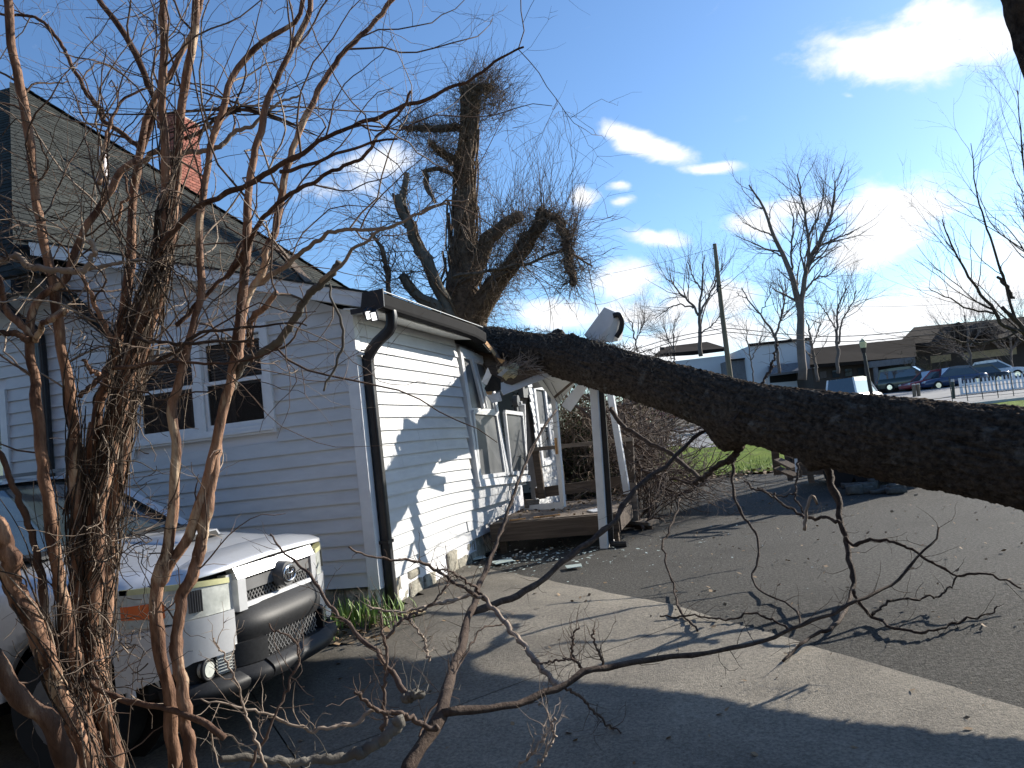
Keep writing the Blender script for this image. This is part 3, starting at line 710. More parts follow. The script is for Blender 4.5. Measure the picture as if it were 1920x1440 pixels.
# shaded front slope of the hip
NF = np.cross(AP-CN, np.array([-1.0, 0, 0])); NF = NF if NF[1] < 0 else -NF; NF /= np.linalg.norm(NF)
zc = CN[2]; sf = (AP[1]-CN[1])/(AP[2]-CN[2])
while zc < AP[2]-.1:
    f0, f1 = (zc-CN[2])/(AP[2]-CN[2]), (zc+step*1.1-CN[2])/(AP[2]-CN[2])
    p0, p1 = CN+(AP-CN)*f0, CN+(AP-CN)*f1; x0 = AP[0]*2-CN[0] if False else -16
    l = .012; b = MB(); c = np.array([x0, p0[1], p0[2]]); d = np.array([x0, p1[1], p1[2]])
    b.add([p0+NF*l, c+NF*l, d+NF*.003, p1+NF*.003, p0-NF*.004, c-NF*.004], [(0, 1, 2, 3), (0, 4, 5, 1)])
    part('shingle_course', b.mesh('shingle_course', fix=False), 'roof_shingle', house); zc += step
def hipcaps(b):
    for (P, Q) in ((CN, AP), (np.array([xr(2.95), yfar(2.95), 2.95]), AP)):
        n = 46
        for i in range(n):
            p, q = P+(Q-P)*i/n, P+(Q-P)*(i+1.1)/n; b.beam(p+np.array([0, 0, .022]), q+np.array([0, 0, .012]), .24, .012, (.5, -.2, .8) if P is CN else (.5, .4, .8))
quick('hip_cap', house, 'roof_shingle', hipcaps, kind='stuff')
def roofdeck(b):
    t = np.array([0, 0, .03]); L0 = [np.array([xr(z), ynear(z), z]) for z in (CN[2], AP[2]-.02)]; L1 = [np.array([xr(z), yfar(z), z]) for z in (CN[2], AP[2]-.02)]
    b.add([L0[0]-t, L1[0]-t, L1[1]-t, L0[1]-t], [(0, 1, 2, 3)]); b.add([CN-t, (-16, CN[1], CN[2]-.03), (-16, AP[1], AP[2]-.03), AP-t], [(0, 1, 2, 3)])
    b.add([L1[0]-t, (-16, L1[0][1], CN[2]), (-16, AP[1], AP[2]-.03), AP-t], [(0, 1, 2, 3)])
    b.add([np.array([xr(2.9), 6.36, 2.9])-t, np.array([xr(2.9), yfar(2.9), 2.9])-t, L1[0]-t, L0[0]-t], [(0, 1, 2, 3)])
quick('roof_deck', house, 'dark_lumber', roofdeck)
# dark flashing strip near the far hip, vent pipe on the slope
fl = [onp(*p, CN+NR*.03, NR) for p in ((512, 462), (524, 462), (584, 528), (572, 530))]
quick('flashing', house, 'dark_lumber', lambda b: b.slab(fl, NR, .02))
vp = onp(196, 348, CN, NR)
quick('vent_pipe', house, 'pipe_pink', lambda b: b.cyl(vp, vp+np.array([0, 0, .62]), .055, .055, 14), smooth=False)
quick('vent_boot', house, 'black_metal', lambda b: (b.cyl(vp-np.array([0, 0, .05]), vp+np.array([0, 0, .14]), .13, .07, 14), b.slab([vp+NR*.01+np.array(v) for v in ((.12, -.16, -.12*slope), (.12, .16, -.12*slope), (-.12, .16, .12*slope), (-.12, -.16, .12*slope))], NR, .01)))
# ---- chimney, brick by brick
ch0 = at(341, 372, 17.2); ch1 = at(328, 203, 17.2); CX, CY = .42, .80
zb, zt = ch0[2]-1.1, ch1[2]
chim = quick('chimney', house, 'mortar', lambda b: b.box((ch0[0]-CX+.012, ch0[1]+.012, zb), (ch0[0]-.012, ch0[1]+CY-.012, zt-.04)))
bmesh_ = {}
def brick_mesh(l):
    l = round(l, 3)
    if l not in bmesh_:
        b = MB().box((0, 0, 0), (l, .09, .058)); bmesh_[l] = b.mesh('brick'); bmesh_[l].materials.append(M['brick'])
    return bmesh_[l]
def brick(p, l, rot, parent):
    o = bpy.data.objects.new('brick', brick_mesh(l)); C.objects.link(o); o.parent = parent
    o.location = p; o.rotation_euler = (0, 0, rot); return o
z = zb; row = 0
while z < zt-.06:
    pr = .035 if z > zt-.30 else 0
    off = .10 if row % 2 else 0
    y = ch0[1] - pr - off
    while y < ch0[1]+CY+pr-.03:            # lit face (+X): bricks run along Y
        a = max(y, ch0[1]-pr); e = min(y+.205, ch0[1]+CY+pr)
        if e-a > .03 and z > ch0[2]-.35: brick((ch0[0]+pr+wr.uniform(-.003, .004), a, z), e-a, math.pi/2, chim)
        y += .215
    x = ch0[0]-CX-pr-off
    while x < ch0[0]+pr-.12:
        a = max(x, ch0[0]-CX-pr); e = min(x+.205, ch0[0]+pr-.095)
        if e-a > .03 and z > ch0[2]-.35: brick((a, ch0[1]-pr, z), e-a, 0, chim)
        x += .215
    z += .068; row += 1
quick('cap', chim, 'mortar', lambda b: b.box((ch0[0]-CX-.03, ch0[1]-.03, zt-.055), (ch0[0]+.03, ch0[1]+CY+.03, zt)))

# ---- broken window pair on the sunlit wall (leaning out of its opening)
def bx(y, z, d=0): a, c = bulge(y, z); return (X0+a+d, y, z+c)
win = quick('broken_window', house, 'white_trim', lambda b: (
    b.beam(bx(9.36, .98, .03), (X0+.06, 9.36, 2.64), .085, .07, (1, 0, .1)),                      # left jamb
    b.beam(bx(9.33, .955, .035), bx(11.55, .86, .05), .09, .08, (1, 0, .1)),                     # sill
    b.beam(bx(9.30, .90, .0), bx(11.5, .80, .02), .05, .03, (1, 0, .1)),
    b.beam(bx(10.42, .99, .02), (X0+.13, 10.36, 2.45), .10, .06, (1, 0, .1)),                    # mullion
    b.beam((X0+.06, 9.36, 2.62), (X0+.11, 10.38, 2.53), .10, .05, (1, 0, .1)),                   # head, sagging
    b.beam(bx(11.50, .92, .02), (X0+.36, 11.18, 1.92), .06, .05, (1, 0, .1)),
    b.beam(bx(11.62, .96, .0), (X0+.26, 11.42, 1.98), .05, .04, (1, 0, .1))))
def pane4(name, m, P, t, parent): return part(name, MB().slab(P, (-1, 0, 0), t).mesh(name), m, parent)
def sash4(P, w, t, parent):  # four corners in order, frame of width w
    P = [np.array(p, float) for p in P]; b = MB(); n = np.cross(P[1]-P[0], P[3]-P[0])
    for i in range(4): b.beam(P[i], P[(i+1) % 4], w, t*(1+.05*i), n)
    return part('sash', b.mesh('sash'), 'white_trim', parent)
lo1 = [bx(9.45, 1.03, .02), bx(10.34, 1.02, .02), (X0+.17, 10.33, 1.80), (X0+.13, 9.44, 1.83)]
up1 = [(X0+.10, 9.43, 1.86), (X0+.15, 10.32, 1.84), (X0+.10, 10.31, 2.50), (X0+.065, 9.42, 2.56)]
lo2 = [bx(10.53, 1.01, .05), bx(11.38, .97, .06), (X0+.34, 11.10, 1.78), (X0+.26, 10.46, 1.82)]
for q, P in enumerate((lo1, up1, lo2)):
    s = sash4(P, .05, .035, win)
    pane4('pane', 'screen' if q != 1 else 'screen', [np.array(p)+np.array([-.006, 0, 0]) for p in P], .004, win)
quick('window_track', house, 'white_trim', lambda b: (b.beam((X0+.15, 9.86, 1.88), (X0+.09, 9.74, 2.55), .07, .035, (1, 0, .1)), b.beam((X0+.15, 10.0, 1.88), (X0+.09, 9.9, 2.5), .02, .03, (1, 0, .1))))
quick('torn_edge', house, 'white_trim', lambda b: b.slab([(X0+.02, 9.33, 2.66), (X0+.07, 9.95, 2.58), (X0+.07, 9.93, 2.50), (X0+.06, 9.72, 2.53), (X0+.05, 9.55, 2.59), (X0+.03, 9.36, 2.60)], (1, 0, 0), .012))
# narrow window further along
wf = quick('window', house, 'white_trim', lambda b: (b.box((X0+.012, 13.32, .90), (X0+.045, 13.44, 2.36)), b.box((X0+.012, 14.16, .90), (X0+.045, 14.28, 2.36)), b.box((X0+.012, 13.441, 2.26), (X0+.043, 14.159, 2.36)),
    b.box((X0+.012, 13.441, .90), (X0+.06, 14.159, .98)), b.box((X0+.0, 13.441, 1.58), (X0+.03, 14.159, 1.64))))
part('pane', MB().box((X0-.02, 13.44, .98), (X0-.012, 14.16, 1.58)).mesh('pane'), 'screen', wf); part('pane', MB().box((X0-.01, 13.44, 1.64), (X0-.004, 14.16, 2.26)).mesh('pane'), 'screen', wf)
# storm door, open across the porch
dP = {k: at(*v) for k, v in dict(tl=(1000, 722, 11.3), tr=(1036, 716, 10.85), br=(1056, 950, 10.75), bl=(976, 958, 11.35)).items()}
dn = np.cross(dP['tr']-dP['tl'], dP['bl']-dP['tl'])
door = quick('storm_door', house, 'white_trim', lambda b: (b.beam(dP['tr'], dP['br'], .105, .035, dn), b.beam(dP['bl'], dP['br'], .13, .033, dn), b.beam(dP['tl'], dP['tr'], .10, .031, dn)))
part('handle', MB().beam(dP['tr']*.55+dP['br']*.45, dP['tr']*.42+dP['br']*.58, .022, .09, dn).mesh('handle'), 'splinter', door)
pl = onx(969, 752, X0+.10)
plq = quick('wall_disc', house, 'grey_plastic', lambda b: (b.cyl(pl+np.array([-.05, 0, 0]), pl+np.array([.03, 0, 0]), .095, .09, 22), b.box(pl+np.array([-.05, -.05, -.16]), pl+np.array([.0, .05, -.06]))))
quick('wall_box', house, 'grey_plastic', lambda b: b.box((X0+.02, 12.3, 2.08), (X0+.10, 12.75, 2.36))); quick('wall_box', house, 'grey_plastic', lambda b: b.box((X0+.02, 14.5, 2.06), (X0+.09, 14.75, 2.38)))

# ---- wreckage where the trunk went through the eave
deb = thing('roof_wreckage', 'torn soffit, splintered sheathing and yellow insulation crushed under the fallen trunk', 'debris', at(985, 720, 10.2))
rd = random.Random(6)
def shard(name, m, px, d, t=.012, nrm=(.8, -.5, .2)): return quick(name, deb, m, lambda b: b.slab([at(x, y, d+rd.uniform(-.08, .08)) for x, y in px], nrm, t))
shard('sheathing', 'dark_lumber', [(880, 640), (905, 632), (935, 668), (955, 722), (918, 700), (893, 668)], 10.7)
shard('sheathing', 'dark_lumber', [(905, 640), (925, 650), (950, 690), (945, 700)], 10.6)
shard('sheathing', 'splinter', [(906, 642), (912, 640), (930, 664), (927, 668)], 10.5)
shard('vinyl_shard', 'white_trim', [(903, 716), (914, 690), (920, 705), (912, 722)], 9.6)
shard('vinyl_shard', 'white_trim', [(932, 703), (945, 692), (952, 694), (940, 706)], 9.75)
shard('tar_paper', 'black_plastic', [(908, 728), (922, 703), (938, 712), (938, 732), (912, 736)], 9.7)
shard('sheathing', 'dark_lumber', [(930, 715), (968, 695), (1010, 693), (1012, 700), (960, 722)], 10.0)
shard('vinyl_shard', 'white_trim', [(912, 742), (936, 735), (940, 752), (922, 756)], 9.9)
shard('splinter', 'splinter', [(911, 735), (922, 734), (921, 740), (914, 740)], 9.6)
shard('splinter', 'splinter', [(932, 672), (946, 676), (940, 682)], 9.7)
def fluff(b):
    for k in range(10):
        c = at(950+rd.uniform(-8, 14), 697+rd.uniform(-8, 8), 10.05+rd.uniform(-.1, .1)); r = rd.uniform(.03, .07)
        bm = bmesh.new(); bmesh.ops.create_icosphere(bm, subdivisions=2, radius=r)
        for v in bm.verts: v.co = Vector(c)+v.co*(1+.5*mnoise.noise(v.co*30+Vector((k, 0, 0))))
        b.add([v.co for v in bm.verts], [[v.index for v in f.verts] for f in bm.faces]); bm.free()
quick('insulation', deb, 'insulation', fluff, smooth=True, kind='stuff')
rgd = np.random.default_rng(3); st = np.array([at(x, y, 10.0+rgd.uniform(-.2, .2)) for x, y in zip(rgd.uniform(930, 1010, 120), rgd.uniform(676, 706, 120))])
p_, r_ = walk(st, np.array([.75, -.3, .1])+rgd.normal(0, .35, (120, 3)), rgd.uniform(.08, .3, 120), .005, 4, .2, 0, rgd)
part('lath', TB().add(p_, r_, 4).mesh('lath'), 'pale_twig', deb, kind='stuff')

# ---- floodlight under the corner of the eave
fld = thing('floodlight', 'twin head black security floodlight lit under the roof corner', 'light', (X0+.12, 6.42, 2.74))
f0 = at(680, 583, 6.93)
quick('mount', fld, 'black_metal', lambda b: (b.beam(f0+np.array([-.1, 0, .0]), f0+np.array([.06, 0, .0]), .08, .045, (0, 0, 1)), b.cyl(f0+np.array([.07, -.03, .01]), f0+np.array([.05, -.08, -.05]), .018)))
for k in (0, 1):
    c = at(691+10*k, 591+2*k, 6.80); n = np.array([.25, -.80, -.55]); n /= np.linalg.norm(n); u = np.array([.95, .25, .05]); u -= n*(u @ n); u /= np.linalg.norm(u); v = np.cross(n, u)
    hd = quick('lamp_head', fld, 'black_metal', lambda b: b.slab([c+u*a*.033+v*e*.046 for a, e in ((-1, -1), (1, -1), (1, 1), (-1, 1))], -n, .05))
    part('lamp_panel', MB().slab([c+n*.001+u*a*.021+v*e*.036 for a, e in ((-1, -1), (1, -1), (1, 1), (-1, 1))], n, .004).mesh('lamp_panel'), 'led', hd)

# ---------------------------------------------------------------- porch
porch = thing('porch', 'wrecked wooden side porch with deck, rail and white posts under the trunk', 'porch', (-2.3, 9.6, 0))
DX0, DX1, DY0, DY1, DZ = -3.02, -1.42, 9.62, 11.75, .40
y = DY0+.02; i = 0
while y < DY1-.05:
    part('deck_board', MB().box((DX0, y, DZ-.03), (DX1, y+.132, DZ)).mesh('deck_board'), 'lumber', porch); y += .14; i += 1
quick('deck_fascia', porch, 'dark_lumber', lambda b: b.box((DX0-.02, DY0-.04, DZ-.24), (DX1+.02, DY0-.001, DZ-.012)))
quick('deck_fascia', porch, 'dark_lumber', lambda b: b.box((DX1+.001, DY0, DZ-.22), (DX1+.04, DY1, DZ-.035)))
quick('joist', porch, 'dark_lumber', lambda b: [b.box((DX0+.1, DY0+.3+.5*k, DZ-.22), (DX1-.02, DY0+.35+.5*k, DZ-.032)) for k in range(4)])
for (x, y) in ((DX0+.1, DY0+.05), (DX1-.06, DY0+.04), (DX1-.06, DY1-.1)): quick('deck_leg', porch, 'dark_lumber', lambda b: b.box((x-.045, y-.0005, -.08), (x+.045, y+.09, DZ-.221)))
def pbeam(name, m, p, q, w, t, n=(-.1, -1, 0), w2=None, par=None): return quick(name, par or porch, m, lambda b: b.beam(p, q, w, t, n, w2))
pt = at(1113, 704, 9.42); pb_ = at(1135, 1036, 9.46); pb_[2] = .0
post = pbeam('porch_post', 'white_trim', pt, pb_, .10, .10)
bevel(post, .008)
o_ = np.array([.082, .02, 0])
corr([pt+o_+np.array([0, 0, .05]), (pt*.6+pb_*.4)+o_, (pt*.1+pb_*.9)+o_, pb_+o_+np.array([0, 0, .10]), pb_+o_+np.array([.03, -.01, .04]), pb_+o_+np.array([.13, -.03, .03]), pb_+o_+np.array([.2, -.05, .03])], .07, .06, porch)
pbeam('porch_post', 'white_trim', at(1143, 728, 11.1), at(1176, 925, 11.0), .085, .085)
pbeam('rail_post', 'dark_lumber', at(1181, 822, 11.25), at(1188, 990, 11.2), .10, .10)
pbeam('rail_post', 'dark_lumber', at(1004, 842, 11.5), at(1017, 935, 11.45), .10, .06)
pbeam('hand_rail', 'lumber', at(998, 843, 11.5), at(1187, 823, 11.2), .055, .10)
pbeam('lower_rail', 'dark_lumber', at(1004, 925, 11.55), at(1190, 899, 11.25), .15, .04)
pbeam('lower_rail', 'lumber', at(985, 945, 11.2), at(1010, 944, 11.3), .12, .04)
pbeam('baluster', 'dark_lumber', at(1049, 845, 11.5), at(1060, 925, 11.45), .035, .035)
pbeam('rail_post', 'lumber', at(1187, 905, 10.9), at(1192, 985, 10.8), .09, .05)
# collapsed porch roof
rf = pbeam('roof_fascia', 'white_trim', at(938, 731, 9.95), at(1063, 682, 10.25), .155, .03, (.2, -1, .1))
quick('ceiling_panel', porch, 'soffit', lambda b: b.slab([at(1000, 708, 10.4), at(1064, 686, 10.2), at(1092, 702, 10.1), at(1064, 737, 10.6), at(1042, 760, 10.9), at(1036, 716, 10.8)], (0, .4, 1), .02))
for k in range(1, 5):
    f = k/5; a = at(1000+64*f, 709-22*f, 10.38-.18*f); e = at(1042+22*f, 761-24*f, 10.88-.25*f)
    quick('panel_seam', porch, 'grey_plastic', lambda b: b.beam(a, e, .008, .01, (0, -1, 0)))
pbeam('roof_fascia', 'white_trim', at(1098, 716, 9.75), at(1062, 765, 9.95), .115, .05, (.3, -1, 0), .14)
pbeam('broken_rafter', 'dark_lumber', at(1040, 745, 10.2), at(1075, 715, 10.0), .03, .03)
# gutter corner thrown up above the trunk
gc = [at(1095, 628, 9.75), at(1133, 576, 9.65), at(1164, 590, 9.6), at(1158, 640, 9.7), at(1110, 645, 9.75)]
quick('gutter_corner', porch, 'white_trim', lambda b: b.slab(gc, (.25, 1, .15), .16))
quick('gutter_corner_edge', porch, 'soffit', lambda b: b.slab([at(1132, 640, 9.62), at(1156, 588, 9.58), at(1163, 592, 9.58), at(1150, 642, 9.62)], (.25, -1, 0), .02))
corr([at(1150, 592, 9.56), at(1160, 590, 9.54), at(1166, 602, 9.54), at(1164, 618, 9.55), at(1156, 632, 9.58)], .06, .05, porch, 'elbow')
# wooden step
stp = quick('step', None, 'lumber', lambda b: None) if False else None
stp = thing('wooden_step', 'low reddish wooden step lying beside the porch deck', 'step', at(1208, 985, 10.9))
s0, s1 = at(1188, 977, 10.9), at(1226, 980, 10.7)
quick('tread', stp, 'lumber', lambda b: b.beam(s0, s1, .30, .045, (0, 0, 1))); quick('riser', stp, 'dark_lumber', lambda b: b.beam(s0+np.array([.02, -.08, -.085]), s1+np.array([-.02, -.08, -.085]), .03, .11, (0, 0, 1)))
# ---------------------------------------------------------------- fallen tree
ft = thing('fallen_tree', 'massive bare trunk of a toppled tree lying across the eave and driveway', 'tree', at(1500, 800, 6.6))
tp = [(880, 646, 77), (915, 652, 78), (1000, 661, 81), (1090, 678, 86), (1200, 707, 93), (1295, 738, 105), (1395, 771, 122), (1500, 791, 133), (1585, 809, 146), (1700, 829, 162), (1800, 843, 175), (1888, 854, 190), (2050, 880, 222), (2200, 908, 262), (2330, 932, 330)]
TD = lambda x: 1/(1/12+(1/5.0-1/12)/973*(x-915))
tpts = np.array([at(x, y, TD(x)) for x, y, w in tp]); trad = np.array([w/2*TD(x)/FPX for x, y, w in tp])
def build_trunk():
    K, S = 860, 200
    P = catmull(tpts, K); s = np.concatenate([[0], np.cumsum(np.linalg.norm(np.diff(tpts, axis=0), axis=1))]); s /= s[-1]
    u = np.linspace(0, 1, K); R = np.interp(u, s, trad); Lt = np.linalg.norm(np.diff(P, axis=0), axis=1).sum()
    T = np.gradient(P, axis=0); T /= np.linalg.norm(T, axis=1, keepdims=True)
    A = np.cross(T, (0, 0, 1.0)); A /= np.linalg.norm(A, axis=1, keepdims=True); B = np.cross(A, T)   # A: towards the camera side, B: up
    V = np.zeros((K, S, 3)); th = np.linspace(0, 2*math.pi, S, False)
    knobs = [(onpx, ang, am, sl, sa) for onpx, ang, am, sl, sa in ((1375, -1.35, .15, .20, .55), (1300, -1.9, .03, .25, .5), (1040, 1.75, .085, .12, .35), (1075, 1.45, .05, .14, .3), (1545, -1.2, .07, .09, .3), (1690, .4, .04, .2, .4), (1130, .2, .035, .12, .4))]
    ks = [(np.interp(k[0], [t[0] for t in tp], s),)+k[1:] for k in knobs]
    tw = .35
    for i in range(K):
        a = u[i]*Lt
        for j in range(S):
            t = th[j]; ct, st_ = math.cos(t), math.sin(t); r = R[i]
            q = t + tw*a
            # long interlacing ridges with plates broken across them
            v = Vector((math.cos(q)*2.6*r/.3, math.sin(q)*2.6*r/.3, a*1.0))
            n1 = mnoise.noise(v*2.6 + Vector((0, 0, 3)))
            w = Vector((v.x*2.3+.3*n1, v.y*2.3, a*2.1))
            rid = 1-abs(mnoise.noise(w*1.5))*2.2
            rid2 = 1-abs(mnoise.noise(Vector((w.x*2.6+n1, w.y*2.6, w.z*2.2))))*2.4
            crk = max(0, 1-abs(mnoise.noise(Vector((v.x*6.5, v.y*6.5, a*17+2*n1))))*4)
            f = mnoise.noise(Vector((v.x*19, v.y*19, a*26)))
            d = .019*rid + .014*max(-.4, rid2) - .010*crk + .006*f - .030 + .05*mnoise.noise(Vector((ct, st_, a*.7)))*r/.3
            for (k0, ka, km, kl, kw) in ks:
                da = (t-ka+math.pi) % (2*math.pi)-math.pi; e = ((u[i]-k0)*Lt/kl)**2+(da/kw)**2
                if e < 5: d += km*math.exp(-e*1.2)
            V[i, j] = P[i] + (A[i]*ct + B[i]*st_)*(r+d*min(1, r/.22))
    i, j = np.meshgrid(np.arange(K-1), np.arange(S), indexing='ij'); k = i*S+j; k2 = i*S+(j+1) % S
    q = np.stack([k, k2, k2+S, k+S], -1).reshape(-1, 4)
    V = V.reshape(-1, 3); n0 = len(V); V = np.vstack([V, P[:1], P[-1:]]); jj = np.arange(S)
    tr = np.vstack([np.stack([(jj+1) % S, jj, np.full(S, n0)], 1), np.stack([(K-1)*S+jj, (K-1)*S+(jj+1) % S, np.full(S, n0+1)], 1)])
    return mesh_arrays('trunk', V, q, tr), P, A, B, R
tme, TP, TA, TBv, TR_ = build_trunk()
part('trunk', tme, 'trunk_bark', ft)
rgt = np.random.default_rng(12)
# bark flakes, moss tufts and dead vine on top of the trunk
n = 520; ii = rgt.integers(60, 460, n); ang = rgt.normal(1.45, .42, n)
pos = TP[ii] + (TA[ii]*np.cos(ang)[:, None]+TBv[ii]*np.sin(ang)[:, None])*(TR_[ii]+.012)[:, None]
out = (TA[ii]*np.cos(ang)[:, None]+TBv[ii]*np.sin(ang)[:, None]); Tt = np.gradient(TP, axis=0); Tt /= np.linalg.norm(Tt, axis=1, keepdims=True)
dirs = out*rgt.uniform(.05, .6, n)[:, None] + Tt[ii]*rgt.choice([-1, 1], n)[:, None] + rgt.normal(0, .3, (n, 3))
p_, r_ = walk(pos, dirs, rgt.uniform(.03, .16, n), rgt.uniform(.002, .005, n), 5, .35, 0, rgt)
part('bark_flakes', TB().add(p_, r_, 4).mesh('bark_flakes'), 'grey_bark', ft, kind='stuff')
def root(b_seed):
    rr_ = np.random.default_rng(b_seed); c = TP[-1]; N_ = 60
    D = rr_.normal(0, 1, (N_, 3)); D += (TP[-1]-TP[-20])/np.linalg.norm(TP[-1]-TP[-20])*.7
    p, r = walk(np.repeat(c[None], N_, 0)+rr_.normal(0, .2, (N_, 3)), D, rr_.uniform(.4, 1.1, N_), rr_.uniform(.03, .10, N_), 7, .25, 0, rr_, .2); return TB().add(p, r, 6, True)
part('roots', root(5).mesh('roots'), 'trunk_bark', ft)
def spurs(paths, n, Lm, LM, seed, up=.1, wob=.3, k=5, r=.0022, t0=.1):
    rng = np.random.default_rng(seed); pts = np.array([catmull(p, 20) for p, _ in paths]); rr = np.array([np.interp(np.linspace(0, 1, 20), np.linspace(0, 1, len(q)), q) for _, q in paths])
    P, D, R, t = kids(pts, rr, n, rng, t0, 1, .5, 1.2); return walk(P, D, rng.uniform(Lm, LM, n), np.clip(R*.6, .0015, r), k, wob, up, rng)
hang = [
    ([(1545, 868), (1557, 894), (1570, 939), (1578, 986), (1587, 1025), (1598, 1067), (1600, 1106), (1587, 1144), (1566, 1174), (1531, 1191), (1497, 1213), (1472, 1238)], (6.5, 5.1), (15, 4)),
    ([(1600, 1106), (1612, 1130), (1634, 1153), (1668, 1174), (1711, 1183), (1749, 1181), (1801, 1163), (1843, 1153), (1873, 1136)], (5.3, 5.0), (7, 3)),
    ([(1585, 1006), (1602, 1023), (1617, 1016), (1664, 1014), (1707, 1031), (1749, 1055), (1796, 1078), (1826, 1074), (1877, 1084), (1916, 1102)], (5.8, 5.2), (7, 3.5)),
    ([(1634, 1153), (1650, 1138), (1677, 1127), (1720, 1121), (1766, 1114), (1796, 1080)], (5.2, 5.4), (5, 3)),
    ([(1576, 980), (1544, 969), (1519, 971), (1493, 961), (1442, 926), (1416, 918), (1395, 905)], (6.0, 6.8), (7, 3)),
    ([(1373, 856), (1375, 890), (1376, 926), (1395, 965), (1416, 999), (1423, 1042), (1412, 1076), (1418, 1097), (1442, 1116), (1476, 1131), (1497, 1157), (1502, 1174)], (7.3, 5.9), (6, 3.5)),
    ([(1390, 818), (1387, 840), (1373, 860), (1339, 876), (1322, 892), (1300, 905)], (7.2, 7.3), (17, 6)),
    ([(1318, 901), (1284, 871), (1258, 850), (1235, 838), (1211, 826), (1177, 803), (1160, 790), (1148, 765)], (7.4, 9.5), (9, 9)),
    ([(1275, 935), (1264, 973), (1243, 1020), (1250, 1063), (1262, 1097), (1275, 1144), (1309, 1183)], (7.5, 6.0), (3.5, 4)),
    ([(1338, 795), (1317, 810), (1292, 832), (1267, 857), (1247, 874), (1211, 901), (1180, 932), (1145, 982), (1085, 1031), (1047, 1061), (1010, 1091), (965, 1117), (920, 1140), (884, 1151)], (7.5, 5.0), (6, 14)),
    ([(1237, 1155), (1314, 1155), (1373, 1159), (1408, 1151), (1442, 1161), (1476, 1174)], (6.2, 5.9), (3, 4)),
    ([(1500, 850), (1496, 880), (1490, 930), (1497, 945), (1505, 960)], (8.2, 7.8), (5, 3)),
    ([(1420, 915), (1460, 930), (1490, 925)], (7.5, 7.4), (3, 2)),
    ([(1445, 690), (1432, 712), (1415, 740), (1402, 760), (1380, 782), (1362, 800)], (6.9, 6.7), (5, 4)),
    ([(1460, 640), (1452, 668), (1445, 690)], (7.0, 6.9), (3, 5))]
for k, (pp, d, w) in enumerate(hang):
    p, r = trace(pp, d, w, 44, .010, k); r = r*(1+.13*np.random.default_rng(k).normal(0, 1, len(r)).clip(-1, 2)); tb = TB(); tb.add(p, r, 8, True)
    s_, sr = spurs([(p, r)], 6 + len(pp), .05, .30, 30+k); tb.add(s_, sr, 4)
    part('branch', tb.mesh('branch'), 'limb_bark', ft)
pale = trace([(1508, 994), (1510, 970), (1513, 950), (1523, 930), (1535, 945)], 6.2, (7, 5), 14, .004, 3)
part('branch', TB().add(pale[0], pale[1], 7, True).mesh('branch'), 'pale_twig', ft, label='pale stripped stub under the trunk')

